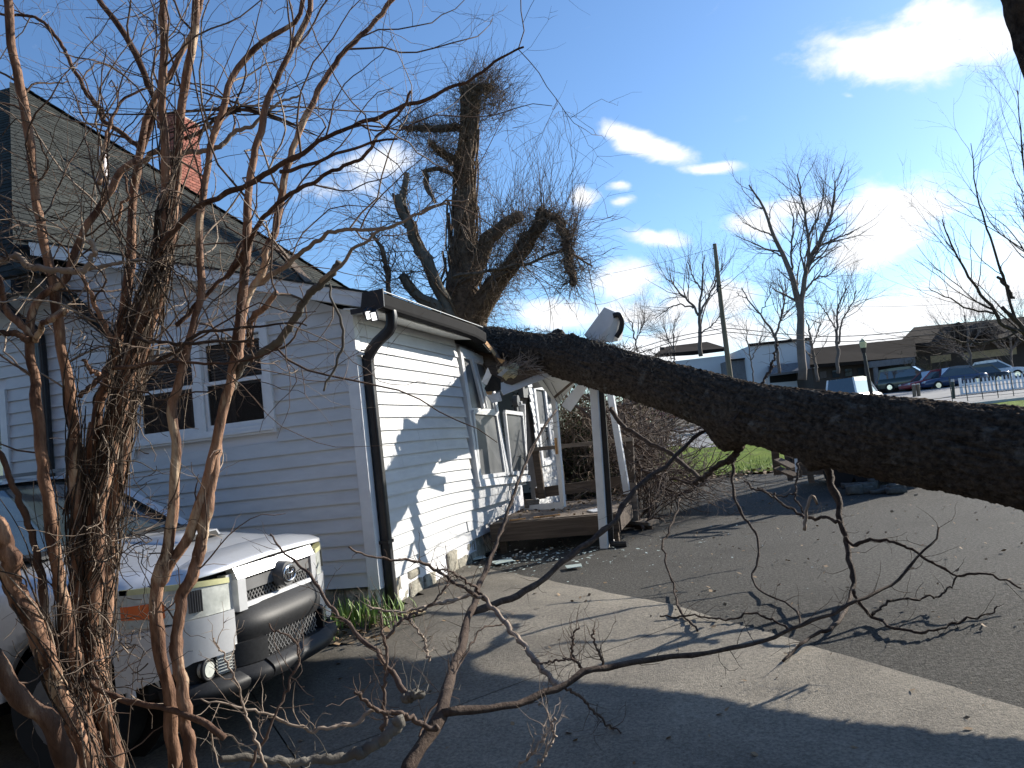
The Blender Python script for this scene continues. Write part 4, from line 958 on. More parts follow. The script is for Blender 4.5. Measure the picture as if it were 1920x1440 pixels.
# ---------------------------------------------------------------- bare branch sprawling in the foreground
fb = thing('fallen_branch', 'bare forked branch sprawling over the driveway in front of the house', 'branch', at(790, 1420, 3.3))
fbl = [
    ([(752, 1475), (766, 1440), (800, 1384), (822, 1350), (834, 1316), (845, 1275), (860, 1226), (873, 1177), (884, 1144), (890, 1125), (897, 1095), (912, 1069), (935, 1005), (958, 942), (977, 887), (996, 848), (1014, 810), (1043, 768)], (3.2, 3.6, 5.0, 6.2, 7.4), (30, 19, 10, 5, 3), 'limb_bark'),
    ([(890, 1125), (912, 1069), (948, 975), (958, 942), (985, 870), (997, 840), (1032, 783)], (5.0, 7.0), (7, 4), 'limb_bark'),
    ([(830, 1337), (882, 1331), (935, 1327), (991, 1316), (1032, 1297), (1059, 1286), (1092, 1260), (1145, 1252), (1197, 1241), (1240, 1234), (1275, 1232), (1356, 1219), (1408, 1208), (1455, 1193), (1497, 1174), (1553, 1155), (1591, 1134), (1638, 1114), (1685, 1089), (1719, 1042), (1754, 1012), (1758, 990)], (3.5, 4.0, 4.5, 5.2), (16, 12, 9, 6.5, 4), 'limb_bark'),
    ([(912, 1125), (879, 1117), (822, 1132), (792, 1140), (736, 1147), (687, 1136)], (4.8, 4.4), (7, 4), 'pale_twig'),
    ([(912, 1125), (882, 1110), (822, 1072), (785, 1054), (729, 1048), (672, 1039), (654, 1026)], (4.8, 4.3), (7, 3.5), 'twig'),
    ([(905, 1121), (886, 1099), (845, 1072), (819, 1065)], (4.8, 4.6), (5, 3), 'twig'),
    ([(905, 1118), (935, 1155), (965, 1189), (991, 1222), (1010, 1249), (1032, 1271), (1047, 1290)], (4.8, 4.1), (8, 12), 'pale_twig'),
    ([(762, 1312), (747, 1279), (725, 1249), (702, 1219), (676, 1196), (654, 1170), (631, 1147), (609, 1121), (586, 1084), (560, 1061), (528, 1030), (505, 1003)], (3.5, 4.2), (11, 3), 'twig'),
    ([(822, 1362), (807, 1365), (770, 1346), (732, 1335), (702, 1331), (680, 1309), (665, 1294)], (3.4, 3.3), (12, 6), 'twig'),
    ([(702, 1331), (665, 1354), (620, 1365), (560, 1363), (493, 1336), (434, 1322), (375, 1313)], (3.35, 3.1), (8, 3), 'pale_twig'),
    ([(757, 1350), (721, 1384), (684, 1406), (635, 1421), (560, 1429), (486, 1424), (413, 1423)], (3.3, 3.0), (24, 12), 'grey_bark'),
    ([(718, 1370), (721, 1330), (721, 1275), (725, 1226), (721, 1200), (714, 1162), (712, 1145)], (3.5, 3.7), (8, 5), 'twig'),
    ([(725, 1196), (747, 1170), (770, 1155), (800, 1140), (834, 1105), (842, 1085)], (3.7, 3.9), (6, 3), 'twig'),
    ([(804, 1240), (800, 1226), (793, 1195), (774, 1170), (765, 1160)], (3.8, 3.9), (5, 3), 'pale_twig'),
    ([(800, 1400), (790, 1370), (830, 1300), (852, 1262), (905, 1180), (945, 1172)], (3.5, 4.2), (5, 2.5), 'twig'),
    ([(1060, 1288), (1092, 1312), (1122, 1343), (1140, 1360), (1165, 1372)], (4.0, 4.2), (6, 3), 'twig'),
    ([(1092, 1262), (1088, 1250), (1070, 1236), (1010, 1244)], (4.1, 4.1), (5, 3), 'twig'),
    ([(1130, 1253), (1128, 1232), (1115, 1205), (1112, 1180)], (4.2, 4.2), (5, 3), 'twig'),
    ([(1075, 1240), (1072, 1220), (1076, 1190), (1085, 1175)], (4.2, 4.2), (5, 3), 'twig'),
    ([(760, 1312), (776, 1304), (790, 1300)], (3.5, 3.5), (18, 15), 'grey_bark'),
    ([(470, 1440), (560, 1230), (512, 1180), (505, 1170)], (3.0, 3.2), (6, 3), 'twig'),
    ([(498, 1440), (470, 1360), (440, 1270), (420, 1235), (405, 1195)], (2.9, 3.0), (6, 3), 'pale_twig'),
    ([(1005, 1440), (1020, 1420), (1040, 1380), (1030, 1350)], (3.4, 3.5), (5, 3), 'pale_twig'),
    ([(965, 1440), (990, 1420), (1030, 1370), (1042, 1340)], (3.3, 3.4), (6, 3), 'pale_twig')]
allp = {}
for k, (pp, d, w, m) in enumerate(fbl):
    p, r = trace(pp, d, w, 48, .0065, 50+k); r = r*(1+.12*np.random.default_rng(k+9).normal(0, 1, len(r)).clip(-1, 2)); tb = TB(); tb.add(p, r, 8, True)
    nn = int(6+len(pp)*1.2); s_, sr = spurs([(p, r)], nn, .05, .26, 90+k, up=.18, k=6); tb.add(s_, sr, 4)
    s2, sr2 = spurs([(a, b) for a, b in zip(s_, sr)], nn, .02, .09, 140+k, up=.1, k=4, r=.0018); tb.add(s2, sr2, 3)
    part('branch' if w[0] > 10 else 'twig', tb.mesh('branch'), m, fb)

# ---------------------------------------------------------------- crepe myrtle in the foreground
cm = thing('crepe_myrtle', 'many stemmed bare shrub with peeling tan bark wrapped in dead vines, beside the silver car', 'tree', at(190, 1500, 3.0))
CMD = 3.0
cs = [  # points, depth, width px, material
    ([(200, 1500), (170, 1350), (150, 1180), (146, 1045), (142, 931), (139, 862), (137, 792), (134, 744), (125, 695), (115, 647), (108, 601), (101, 532), (92, 500), (82, 434), (69, 375), (61, 312), (49, 222), (35, 146), (21, 69), (14, -10), (8, -60)], (3.0, 2.9, 2.8), (30, 22, 20, 17, 14), 'myrtle_bark'),
    ([(195, 1500), (150, 1300), (120, 1150), (111, 1096), (101, 1027), (92, 961), (83, 897), (75, 827), (68, 758), (62, 688), (57, 632), (60, 590), (62, 577), (80, 553), (122, 525), (139, 480), (153, 441), (184, 392), (205, 358), (222, 323), (258, 300)], (2.95, 2.8, 2.9), (34, 24, 22, 14, 12), 'myrtle_bark'),
    ([(57, 634), (45, 615), (14, 584), (0, 532), (-20, 500)], (2.82, 2.8), (14, 10), 'myrtle_bark'),
    ([(66, 640), (80, 610), (110, 592), (126, 585)], (2.82, 2.7), (12, 9), 'myrtle_bark'),
    ([(185, 1500), (165, 1300), (150, 1100), (149, 1009), (156, 980), (160, 931), (170, 855), (181, 792), (194, 730), (215, 674), (222, 626), (233, 581), (240, 532), (243, 500), (248, 434), (253, 365), (259, 319), (262, 278), (271, 236), (288, 188), (312, 153), (340, 97), (362, 55), (378, 0), (385, -40)], (3.05, 3.0, 3.1), (30, 24, 20, 18, 13, 8), 'myrtle_bark'),
    ([(215, 1500), (208, 1391), (191, 1322), (170, 1183), (174, 1134), (179, 1079), (177, 1027), (180, 961), (184, 949), (198, 879), (212, 813), (226, 758), (240, 702), (257, 626), (274, 567), (288, 510), (302, 470), (307, 451), (309, 382), (311, 312), (306, 243), (304, 174), (306, 87), (306, 0), (306, -50)], (3.0, 2.95, 2.9), (38, 34, 30, 22, 15, 13), 'myrtle_bark'),
    ([(205, 1500), (190, 1300), (200, 1100), (215, 950), (240, 800), (262, 690), (290, 590), (315, 490), (326, 399), (330, 347), (335, 278), (340, 208), (351, 139), (363, 69), (368, 0), (372, -40)], (3.05, 3.1, 3.0), (30, 26, 16, 15, 14), 'myrtle_bark'),
    ([(335, 1500), (328, 1440), (321, 1391), (319, 1322), (306, 1252), (295, 1190), (293, 1148), (295, 1093), (302, 1068), (319, 1009), (326, 950), (326, 914), (330, 845), (323, 792), (321, 758), (333, 723), (347, 681), (361, 629), (365, 595), (375, 549), (377, 480), (375, 451), (377, 399), (384, 347), (392, 295), (404, 250), (420, 194), (437, 142), (455, 118), (479, 87), (514, 62), (556, 38), (569, 0), (575, -40)], (2.8, 2.85, 3.0), (27, 23, 17, 14, 12, 8), 'myrtle_bark'),
    ([(297, 1098), (309, 1083), (319, 1058), (347, 1016), (365, 966), (385, 914), (399, 862), (410, 810), (420, 758), (431, 720), (441, 674), (446, 619), (455, 549), (460, 480), (462, 434), (467, 365), (474, 306), (486, 250), (500, 201), (514, 160), (535, 118), (556, 76), (576, 35), (583, 0), (590, -50)], (2.83, 2.9, 3.0), (19, 18, 17, 13, 10), 'myrtle_bark'),
    ([(365, 1500), (358, 1440), (354, 1391), (347, 1339), (342, 1287), (333, 1235), (333, 1190), (340, 1141), (342, 1114), (365, 1065), (378, 1009), (392, 940), (401, 880), (407, 830)], (2.75, 2.88), (25, 21, 22, 19), 'myrtle_bark'),
    ([(431, 715), (448, 680), (451, 640), (455, 598), (465, 556), (479, 532), (493, 508), (495, 480), (500, 469), (514, 438), (524, 392), (531, 347), (542, 306), (552, 271), (569, 229), (590, 188), (611, 146), (632, 115), (653, 87), (690, 55), (735, 0), (760, -30)], (2.95, 3.1), (14, 14, 13, 10, 9), 'myrtle_bark'),
    ([(430, 730), (448, 695), (465, 674), (486, 664), (514, 647), (535, 626), (556, 591), (583, 549), (611, 525), (636, 492)], (2.95, 2.6), (15, 13), 'grey_bark'),
    ([(470, 650), (466, 625), (470, 600), (492, 580), (508, 560), (519, 545)], (2.9, 2.8), (13, 10), 'myrtle_bark'),
    ([(480, 532), (493, 527), (517, 510), (550, 487), (575, 467), (597, 452), (617, 438), (642, 430), (675, 430), (708, 428), (740, 424), (785, 400), (837, 379), (879, 377)], (3.0, 2.7), (11, 7, 3), 'pale_twig'),
    ([(600, 528), (635, 500), (660, 470), (688, 451), (710, 437), (762, 411), (800, 395), (837, 381)], (2.6, 2.5), (8, 3), 'pale_twig'),
    ([(300, 470), (312, 448), (365, 392), (417, 368), (465, 344), (521, 312), (560, 292), (616, 257), (672, 231), (740, 209), (800, 186), (845, 164), (882, 149), (920, 119), (957, 100), (985, 88)], (2.9, 2.5), (12, 11, 9, 7, 4), 'myrtle_dark'),
    ([(525, 322), (560, 314), (616, 295), (672, 276), (720, 262), (745, 258)], (2.7, 2.5), (8, 4), 'myrtle_dark'),
    ([(425, 520), (451, 486), (476, 437), (503, 399), (542, 368), (590, 340), (616, 325), (672, 299), (710, 257), (747, 216), (770, 170)], (2.95, 2.5), (10, 8, 5), 'myrtle_dark'),
    ([(262, 300), (292, 198), (278, 160), (264, 122), (243, 83), (222, 45), (187, 0), (170, -30)], (3.1, 3.2), (8, 12, 10), 'myrtle_dark'),
    ([(262, 280), (257, 274), (229, 250), (198, 229), (184, 205), (160, 170), (139, 132), (118, 90), (97, 59), (62, 31), (0, 26)], (3.1, 3.1), (10, 5), 'myrtle_dark'),
    ([(268, 305), (285, 285), (320, 287), (360, 286), (400, 280), (420, 268), (440, 248), (470, 236), (490, 220), (520, 195), (560, 180)], (3.1, 3.2), (11, 9, 4), 'pale_twig'),
    ([(345, 260), (385, 240), (420, 215), (460, 205), (500, 215), (560, 240)], (3.1, 3.2), (8, 3), 'twig'),
    ([(-15, 980), (0, 993), (17, 1043), (25, 1105), (47, 1135), (62, 1167), (75, 1205), (88, 1238), (103, 1280), (120, 1320), (150, 1390), (185, 1480)], (2.55, 2.8), (34, 32, 28), 'myrtle_bark'),
    ([(-8, 840), (5, 860), (22, 902), (38, 943), (53, 985), (67, 1018), (75, 1060), (80, 1093), (85, 1150), (95, 1200), (130, 1300), (180, 1450)], (2.8, 2.9), (9, 16, 22), 'myrtle_dark'),
    ([(-15, 1225), (0, 1250), (20, 1290), (60, 1330), (90, 1345), (110, 1390), (140, 1480)], (2.5, 2.7), (30, 36), 'myrtle_dark'),
    ([(170, 1280), (194, 1298), (243, 1315), (302, 1325), (347, 1339), (385, 1357), (420, 1384)], (2.9, 2.7), (10, 13), 'myrtle_dark'),
    ([(-20, 490), (0, 492), (30, 480), (56, 500), (84, 505), (130, 508), (160, 505), (168, 490), (176, 472), (174, 450)], (2.75, 2.7), (13, 12, 9), 'pale_twig'),
    ([(165, 505), (200, 496), (240, 490), (270, 486)], (2.75, 2.8), (8, 6), 'pale_twig'),
    ([(-20, 628), (0, 625), (30, 626), (52, 640)], (2.75, 2.8), (8, 14), 'myrtle_dark'),
    ([(200, 690), (190, 705), (150, 745)], (2.9, 2.8), (11, 9), 'myrtle_dark'),
    ([(185, 700), (172, 695), (158, 674)], (2.85, 2.8), (10, 6), 'myrtle_bark'),
    ([(215, 690), (260, 685), (340, 680), (420, 681), (480, 672), (530, 645)], (2.75, 2.65), (9, 5, 3), 'myrtle_dark'),
    ([(250, 690), (300, 675), (335, 655), (350, 640), (400, 618), (470, 612), (555, 605), (575, 612)], (2.8, 2.7), (8, 6, 3), 'limb_bark'),
    ([(250, 636), (330, 645), (400, 641), (475, 640), (485, 637)], (2.75, 2.7), (8, 6, 5), 'limb_bark'),
    ([(618, 532), (622, 560), (635, 590), (643, 620), (641, 655), (627, 690), (605, 735)], (2.6, 2.6), (4, 6, 4), 'grey_bark'),
    ([(330, 610), (380, 560), (420, 520), (440, 490), (455, 455)], (2.9, 3.0), (9, 6), 'myrtle_dark'),
    ([(207, 635), (195, 605), (180, 575), (165, 540), (150, 505)], (2.9, 2.85), (10, 7), 'myrtle_bark'),
    ([(186, 345), (195, 270), (215, 215), (228, 190), (262, 170), (285, 165)], (2.95, 3.1), (9, 4), 'myrtle_bark'),
    ([(220, 420), (228, 385), (240, 365), (235, 330)], (3, 3), (6, 4), 'myrtle_bark')]
paths = []
for k, (pp, d, w, m) in enumerate(cs):
    big = max(w) >= 12; p, r = trace(pp, d, w, 70 if len(pp) > 8 else 24, .0035, 200+k)
    if big:
        # knots and swellings
        rgk = np.random.default_rng(300+k); r = r*(1+.10*np.convolve(rgk.normal(0, 1, len(r)), np.ones(3)/3, 'same'))
    paths.append((p, r, m)); part('stem' if big else 'branch', TB().add(p, r, 14 if big else 7, True).mesh('stem'), m, cm)
rgc = np.random.default_rng(77); K = 30
P0 = np.array([catmull(p, K) for p, r, m in paths]); R0 = np.array([np.interp(np.linspace(0, 1, K), np.linspace(0, 1, len(r)), r) for p, r, m in paths])
def high(pts, zlo, zhi):  # keep the candidates by height
    return
twc = {'twig': TB(), 'pale_twig': TB()}
def brush(n, zlim, L, r, k, wob, up, ang=(.5, 1.2), src=None, srcR=None, sides=4, keep=1.0, mats=('twig', 'pale_twig'), pm=.25, curl=0.0):
    p = P0 if src is None else src; q = R0 if srcR is None else srcR
    P, D, R, t = kids(p, q, int(n*2.6), rgc, .05, 1, *ang); s = (P[:, 2] > zlim[0]) & (P[:, 2] < zlim[1])
    P, D, R = P[s][:n], D[s][:n], R[s][:n]
    a, b = walk(P, D, rgc.uniform(L[0], L[1], len(P)), np.clip(R*.5, r[0], r[1]), k, wob, up, rgc, .35, curl)
    sel = rgc.random(len(a)) < pm
    twc[mats[0]].add(a[~sel], b[~sel], sides); twc[mats[1]].add(a[sel], b[sel], sides); return a, b
a1, b1 = brush(150, (1.75, 4.5), (.3, .95), (.002, .0045), 12, .22, .03, curl=.05)
a2, b2 = brush(640, (1.7, 4.6), (.10, .45), (.0010, .0019), 8, .25, .02, src=a1, srcR=b1, sides=3, curl=.06)
a3, b3 = brush(1500, (1.7, 4.6), (.04, .18), (.0007, .0012), 5, .25, .02, src=a2, srcR=b2, sides=3)
c1, d1 = brush(34, (.2, 1.8), (.12, .5), (.0018, .0035), 10, .28, .02, curl=.08, pm=.3)
c2, d2 = brush(80, (.1, 1.8), (.04, .2), (.0010, .0018), 6, .3, .0, src=c1, srcR=d1, sides=3, pm=.45)
# drooping tips to the left
for m, tb in twc.items(): part('twigs', tb.mesh('twigs'), m, cm, kind='stuff')
# dead vines coiled round the central stems
vn = TB(); vp_ = TB()
for (i0, tlo, thi, n, rad_) in ((5, .03, .75, 190, .03), (4, .05, .62, 80, .025), (6, .05, .70, 120, .03), (1, .04, .30, 40, .02), (0, .05, .42, 60, .02), (21, .3, .75, 22, .02), (22, .3, .95, 30, .02)):
    p = P0[i0]; rr0 = R0[i0]
    for k in range(n):
        t = rgc.uniform(tlo, thi)*(K-1); i = int(t); c = p[i]; T = p[min(i+1, K-1)]-p[i]; T /= np.linalg.norm(T)+1e-9
        ph = rgc.uniform(0, 6.28); pit = rgc.uniform(.10, .34)*rgc.choice([1, -1]); turns = rgc.uniform(.1, .9); aa = np.cross(T, (1, .2, .1)); aa /= np.linalg.norm(aa); bb = np.cross(T, aa)
        u = np.linspace(0, 1, 12); R_ = (rr0[i]+rgc.uniform(.002, rad_)*(.4+u*rgc.uniform(0, 1.2)))
        q = c + T*(pit*u*2)[:, None] + aa*(R_*np.cos(ph+turns*6.28*u))[:, None] + bb*(R_*np.sin(ph+turns*6.28*u))[:, None]
        (vp_ if rgc.random() < .12 else vn).add(q, np.linspace(.0042, .0016, 12)*rgc.uniform(.5, 1.3), 4)
for (x, y, d, n, s) in ((310, 480, 2.9, 90, .07), (205, 640, 2.85, 26, .06), (250, 720, 2.85, 46, .06), (225, 850, 2.85, 24, .05), (185, 1000, 2.85, 36, .06), (235, 1190, 2.85, 30, .06), (245, 1005, 2.8, 40, .05), (420, 660, 2.8, 12, .04), (205, 1270, 2.8, 34, .08), (75, 1180, 2.7, 14, .04), (40, 480, 2.8, 40, .14), (120, 430, 2.85, 36, .14)):
    P = at(x, y, d)+rgc.normal(0, s, (n, 3)); a, b = walk(P, rgc.normal(0, 1, (n, 3))+np.array([.1, 0, -.25]), rgc.uniform(.08, .34, n), rgc.uniform(.001, .0026, n), 10, .38, -.03, rgc, .5, .12)
    h = n//7; vp_.add(a[:h], b[:h], 4); vn.add(a[h:], b[h:], 4)
part('vine_tangle', vn.mesh('vine'), 'vine_dark', cm, kind='stuff'); part('vine_tangle', vp_.mesh('vine'), 'pale_twig', cm, kind='stuff')

# ---------------------------------------------------------------- snapped, vine-clad tree behind the house
VD = 18.0
def TR(pp, d, w, K=22, cr=.02, s=0): return trace(pp, d, w, K, cr, s)
vl = [TR([(873, 640), (871, 602), (869, 560), (871, 512), (871, 437), (871, 362), (875, 287), (882, 231), (879, 186), (876, 160)], VD, (80, 68, 60, 44, 36, 30, 26, 22), 40, .03, 1),
      TR([(890, 610), (897, 587), (920, 550), (954, 505), (984, 467), (1010, 426), (1022, 394)], (VD, 16.5), (46, 40, 30, 24, 20), 24, .03, 2),
      TR([(1018, 400), (1044, 411), (1059, 449), (1070, 494), (1076, 535)], (16.6, 15.8), (16, 13, 12, 9), 18, .03, 3),
      TR([(895, 500), (912, 452), (935, 430), (961, 411), (975, 405)], (VD, 17.5), (34, 26, 20), 18, .03, 4),
      TR([(869, 242), (850, 238), (822, 239), (792, 240), (755, 238)], (VD, 17.3), (16, 14, 8), 18, .03, 5),
      TR([(868, 298), (850, 300), (837, 291), (815, 276), (804, 266)], (VD, 17.2), (20, 15, 9), 16, .03, 6),
      TR([(864, 330), (850, 325), (822, 317), (800, 321), (804, 355), (819, 381)], (VD, 17.3), (9, 8, 6), 16, .03, 7),
      TR([(846, 600), (841, 584), (822, 542), (804, 494), (781, 456), (764, 419), (751, 385), (744, 364)], (17.2, 16.6), (27, 22, 19, 16), 26, .02, 8),
      TR([(757, 392), (755, 370), (760, 345), (763, 324)], (16.7, 16.7), (13, 11), 10, .0, 9),
      TR([(825, 585), (811, 569), (785, 554), (766, 535), (752, 515)], (17.0, 16.8), (22, 20, 16), 14, .02, 10),
      TR([(735, 575), (729, 542), (721, 475), (708, 455), (695, 437)], (16.5, 16.5), (9, 8, 6), 14, .02, 11),
      TR([(872, 205), (890, 175), (905, 160), (925, 165)], (VD, 17.6), (14, 8), 12, .02, 12),
      TR([(850, 520), (880, 514), (930, 505), (985, 495), (1010, 486), (1060, 470), (1110, 500)], (16.6, 16.2), (7, 5, 2), 18, .03, 13)]
vt = thing('snapped_tree', 'tall broken tree shaggy with dead vines standing behind the roof', 'tree', at(873, 640, VD))
tb = TB(); tc_ = TB()
for k, (p, r) in enumerate(vl): (tc_ if k in (7, 8, 9) else tb).add(p, r, 10, True)
part('trunk', tb.mesh('trunk'), 'vine_bark', vt); part('limb', tc_.mesh('limb'), 'grey_bark', vt)
rgv = np.random.default_rng(21); K = 24
VP = np.array([catmull(p, K) for p, r in vl]); VR = np.array([np.interp(np.linspace(0, 1, K), np.linspace(0, 1, len(r)), r) for p, r in vl])
wv = np.array([5, 4, 3, 2.2, 2.4, 1.5, 1, .35, .1, .3, .5, 1.4, .5]); tv = TB(); th_ = TB()
P, D, R, t = kids(VP, VR, 2800, rgv, .03, 1, .9, 1.7, wv); P = P + D*np.minimum(R, .4)[:, None]*.8
a, b = walk(P, D+np.array([.1, -.1, .1]), rgv.uniform(.25, .9, len(P)), rgv.uniform(.004, .008, len(P)), 8, .35, .02, rgv, .35, .10); tv.add(a, b, 3)
P, D, R, t = kids(a, b, 3600, rgv, .2, 1, .4, 1.2); a2_, b2_ = walk(P, D, rgv.uniform(.12, .5, len(P)), .0038, 5, .35, .02, rgv, .4); tv.add(a2_, b2_, 3)
# vines lying along the bark
for k in range(420):
    i = rgv.choice(len(vl), p=np.array(wv)/wv.sum()); t0 = rgv.uniform(0, .8); n0 = int(t0*(K-1)); n1 = min(K-1, n0+rgv.integers(3, 8)); q = catmull(VP[i][n0:n1+1], 10) if n1-n0 > 1 else None
    if q is None: continue
    ph = rgv.uniform(0, 6.28)+np.linspace(0, rgv.uniform(-2, 2), 10); rr0 = VR[i][n0]*1.04
    q = q + np.stack([np.cos(ph), np.sin(ph), .3*np.sin(ph*2)], 1)*rr0; th_.add(q, np.full(10, rgv.uniform(.012, .03)), 4)
# straight young shoots rising from the leaning limb, and a fringe at the top
P, D, R, t = kids(VP[[1, 3, 2]], VR[[1, 3, 2]], 140, rgv, .1, 1, .2, .9); D = D*.25+np.array([.22, -.05, 1.0])
a, b = walk(P, D, rgv.uniform(.7, 2.3, 140), .007, 9, .13, .02, rgv, .3); tv.add(a, b, 3)
P, D, R, t = kids(a, b, 420, rgv, .3, 1, .3, .8); a, b = walk(P, D, rgv.uniform(.2, .7, 420), .004, 5, .16, .03, rgv); tv.add(a, b, 3)
P = at(905, 190, VD)+rgv.normal(0, .35, (520, 3)); a, b = walk(P, rgv.normal(0, .5, (520, 3))+np.array([.55, 0, .5]), rgv.uniform(.4, 1.0, 520), .006, 7, .2, .02, rgv, .3, .05); tv.add(a, b, 3)
# drooping fringe of the bent limb
P, D, R, t = kids(VP[[2, 1]], VR[[2, 1]], 200, rgv, .3, 1, .8, 1.6); a, b = walk(P, D+np.array([.2, 0, -.5]), rgv.uniform(.4, 1.5, 200), .007, 10, .25, -.03, rgv, .3, .08); tv.add(a, b, 3)
P, D, R, t = kids(VP[[7, 9, 10, 12]], VR[[7, 9, 10, 12]], 110, rgv, .2, 1, .5, 1.2); a, b = walk(P, D+np.array([-.3, 0, .1]), rgv.uniform(.6, 2.2, 110), .012, 10, .2, .02, rgv, .3, .05); tv.add(a, b, 3)
P, D, R, t = kids(a, b, 500, rgv, .2, 1, .4, 1.1); a, b = walk(P, D, rgv.uniform(.2, .9, 500), .006, 6, .2, .02, rgv); tv.add(a, b, 3)
part('vines', th_.mesh('vines'), 'vine_bark', vt, kind='stuff'); part('vine_twigs', tv.mesh('vine_twigs'), 'vine_bark', vt, kind='stuff')
# ---------------------------------------------------------------- brush and shrubs beyond the porch
rgb_ = np.random.default_rng(31)
bp = thing('brush_heap', 'tangled heap of broken bare limbs piled beyond the porch rail', 'brush', at(1180, 930, 12.5))
bm1 = TB(); bm2 = TB()
lims = [trace(p, d, w, 24, .03, 400+i) for i, (p, d, w) in enumerate([
    ([(1060, 740), (1110, 790), (1165, 840), (1230, 905), (1260, 930)], (13, 12), (6, 5)), ([(1090, 735), (1130, 775), (1180, 820), (1215, 860)], (12, 11.5), (5, 4)),
    ([(1150, 800), (1170, 840), (1210, 880), (1262, 905), (1310, 905)], (11.5, 11), (8, 4)), ([(1145, 745), (1170, 790), (1185, 850), (1200, 930)], (13, 13), (7, 5)),
    ([(1200, 760), (1195, 830), (1205, 900), (1230, 950)], (13.5, 13), (5, 4)), ([(1170, 740), (1210, 790), (1280, 810), (1320, 800)], (14, 14), (4, 3)),
    ([(1240, 770), (1250, 820), (1255, 880), (1262, 930)], (13, 13), (3, 2)), ([(1180, 900), (1240, 880), (1300, 900), (1340, 880)], (12, 12), (5, 3)),
    ([(1195, 970), (1240, 930), (1290, 925), (1330, 900)], (11.8, 11.8), (5, 3)), ([(1100, 740), (1150, 760), (1200, 755)], (13, 13), (6, 4)), ([(1205, 990), (1220, 940), (1200, 880), (1215, 840)], (11.5, 12), (6, 3))])]
for p, r in lims: bm1.add(p, r, 7, True)
LP = np.array([catmull(p, 20) for p, _ in lims]); LR = np.array([np.interp(np.linspace(0, 1, 20), np.linspace(0, 1, len(r)), r) for _, r in lims])
P, D, R, t = kids(LP, LR, 420, rgb_, .05, 1, .4, 1.3); a, b = walk(P, D, rgb_.uniform(.3, 1.5, 420), np.clip(R*.5, .004, .012), 10, .25, .0, rgb_, .3, .05); bm1.add(a, b, 4)
P, D, R, t = kids(a, b, 1300, rgb_, .1, 1, .4, 1.3); a, b = walk(P, D, rgb_.uniform(.1, .6, 1300), .0035, 6, .25, -.01, rgb_, .4); bm2.add(a, b, 3)
part('limbs', bm1.mesh('limbs'), 'twig', bp); part('twigs', bm2.mesh('twigs'), 'pale_twig', bp, kind='stuff')
def shrub(name, label, c, rad_, h, n, m1, m2, leaf, seed, cat='shrub'):
    rng = np.random.default_rng(seed); root = thing(name, label, cat, c); c = np.array(c)
    P = c + rng.normal(0, .25, (n, 3))*np.array([rad_, rad_, .1]); D = rng.normal(0, .45, (n, 3)) + np.array([0, 0, 1.0])
    a, b = walk(P, D, rng.uniform(.5, 1.0, n)*h, .012, 12, .18, .02, rng, .3, .05)
    tb = TB().add(a, b, 4); P, D, R, t = kids(a, b, n*6, rng, .15, 1, .4, 1.3); a2, b2 = walk(P, D, rng.uniform(.15, .55, n*6), .005, 6, .25, 0, rng, .4); tb.add(a2, b2, 3)
    part('stems', tb.mesh('stems'), m1, root, kind='stuff')
    if leaf:
        L = a2[rng.integers(0, len(a2), leaf), rng.integers(1, 6, leaf)] + rng.normal(0, .04, (leaf, 3)); u = rng.normal(0, 1, (leaf, 3)); u /= np.linalg.norm(u, axis=1, keepdims=True); v = np.cross(u, rng.normal(0, 1, (leaf, 3))); v /= np.linalg.norm(v, axis=1, keepdims=True); s = rng.uniform(.02, .05, leaf)[:, None]
        V = np.stack([L-u*s, L+v*s*.5, L+u*s, L-v*s*.5], 1).reshape(-1, 3); part('leaves', mesh_arrays('leaves', V, np.arange(leaf*4).reshape(-1, 4), smooth=False), m2, root, kind='stuff')
    return root
g0 = lambda px, py, d: (lambda P: (P[0], P[1], float(zg(P[0], P[1]))))(at(px, py, d))
shrub('dark_shrub', 'dense dark brown leafy shrub behind the porch rail', g0(1085, 900, 16.2), 1.5, 3.3, 300, 'vine_bark', 'evergreen', 6500, 51)
shrub('dark_shrub', 'loose evergreen shrub with bright specks just right of the white porch post', g0(1140, 900, 16.8), 1.4, 3.0, 260, 'vine_bark', 'evergreen', 3200, 52)
shrub('dry_shrub', 'pale dry shrub with tangled stems beyond the porch end', g0(1195, 880, 16.5), 1.2, 2.5, 150, 'pale_twig', 'dead_leaf', 900, 53)
wp = quick('wall_pillar', thing('brick_pillar', 'tan and red pillar standing past the brush near the red car', 'pillar', at(1200, 800, 24)), 'wall_tan', lambda b: b.beam(at(1197, 742, 24), at(1200, 782, 24), .30, .30, (0, 1, 0)))
quick('pillar_foot', wp.parent, 'brick', lambda b: b.beam(at(1200, 782, 24), at(1208, 815, 24), .36, .36, (0, 1, 0)))

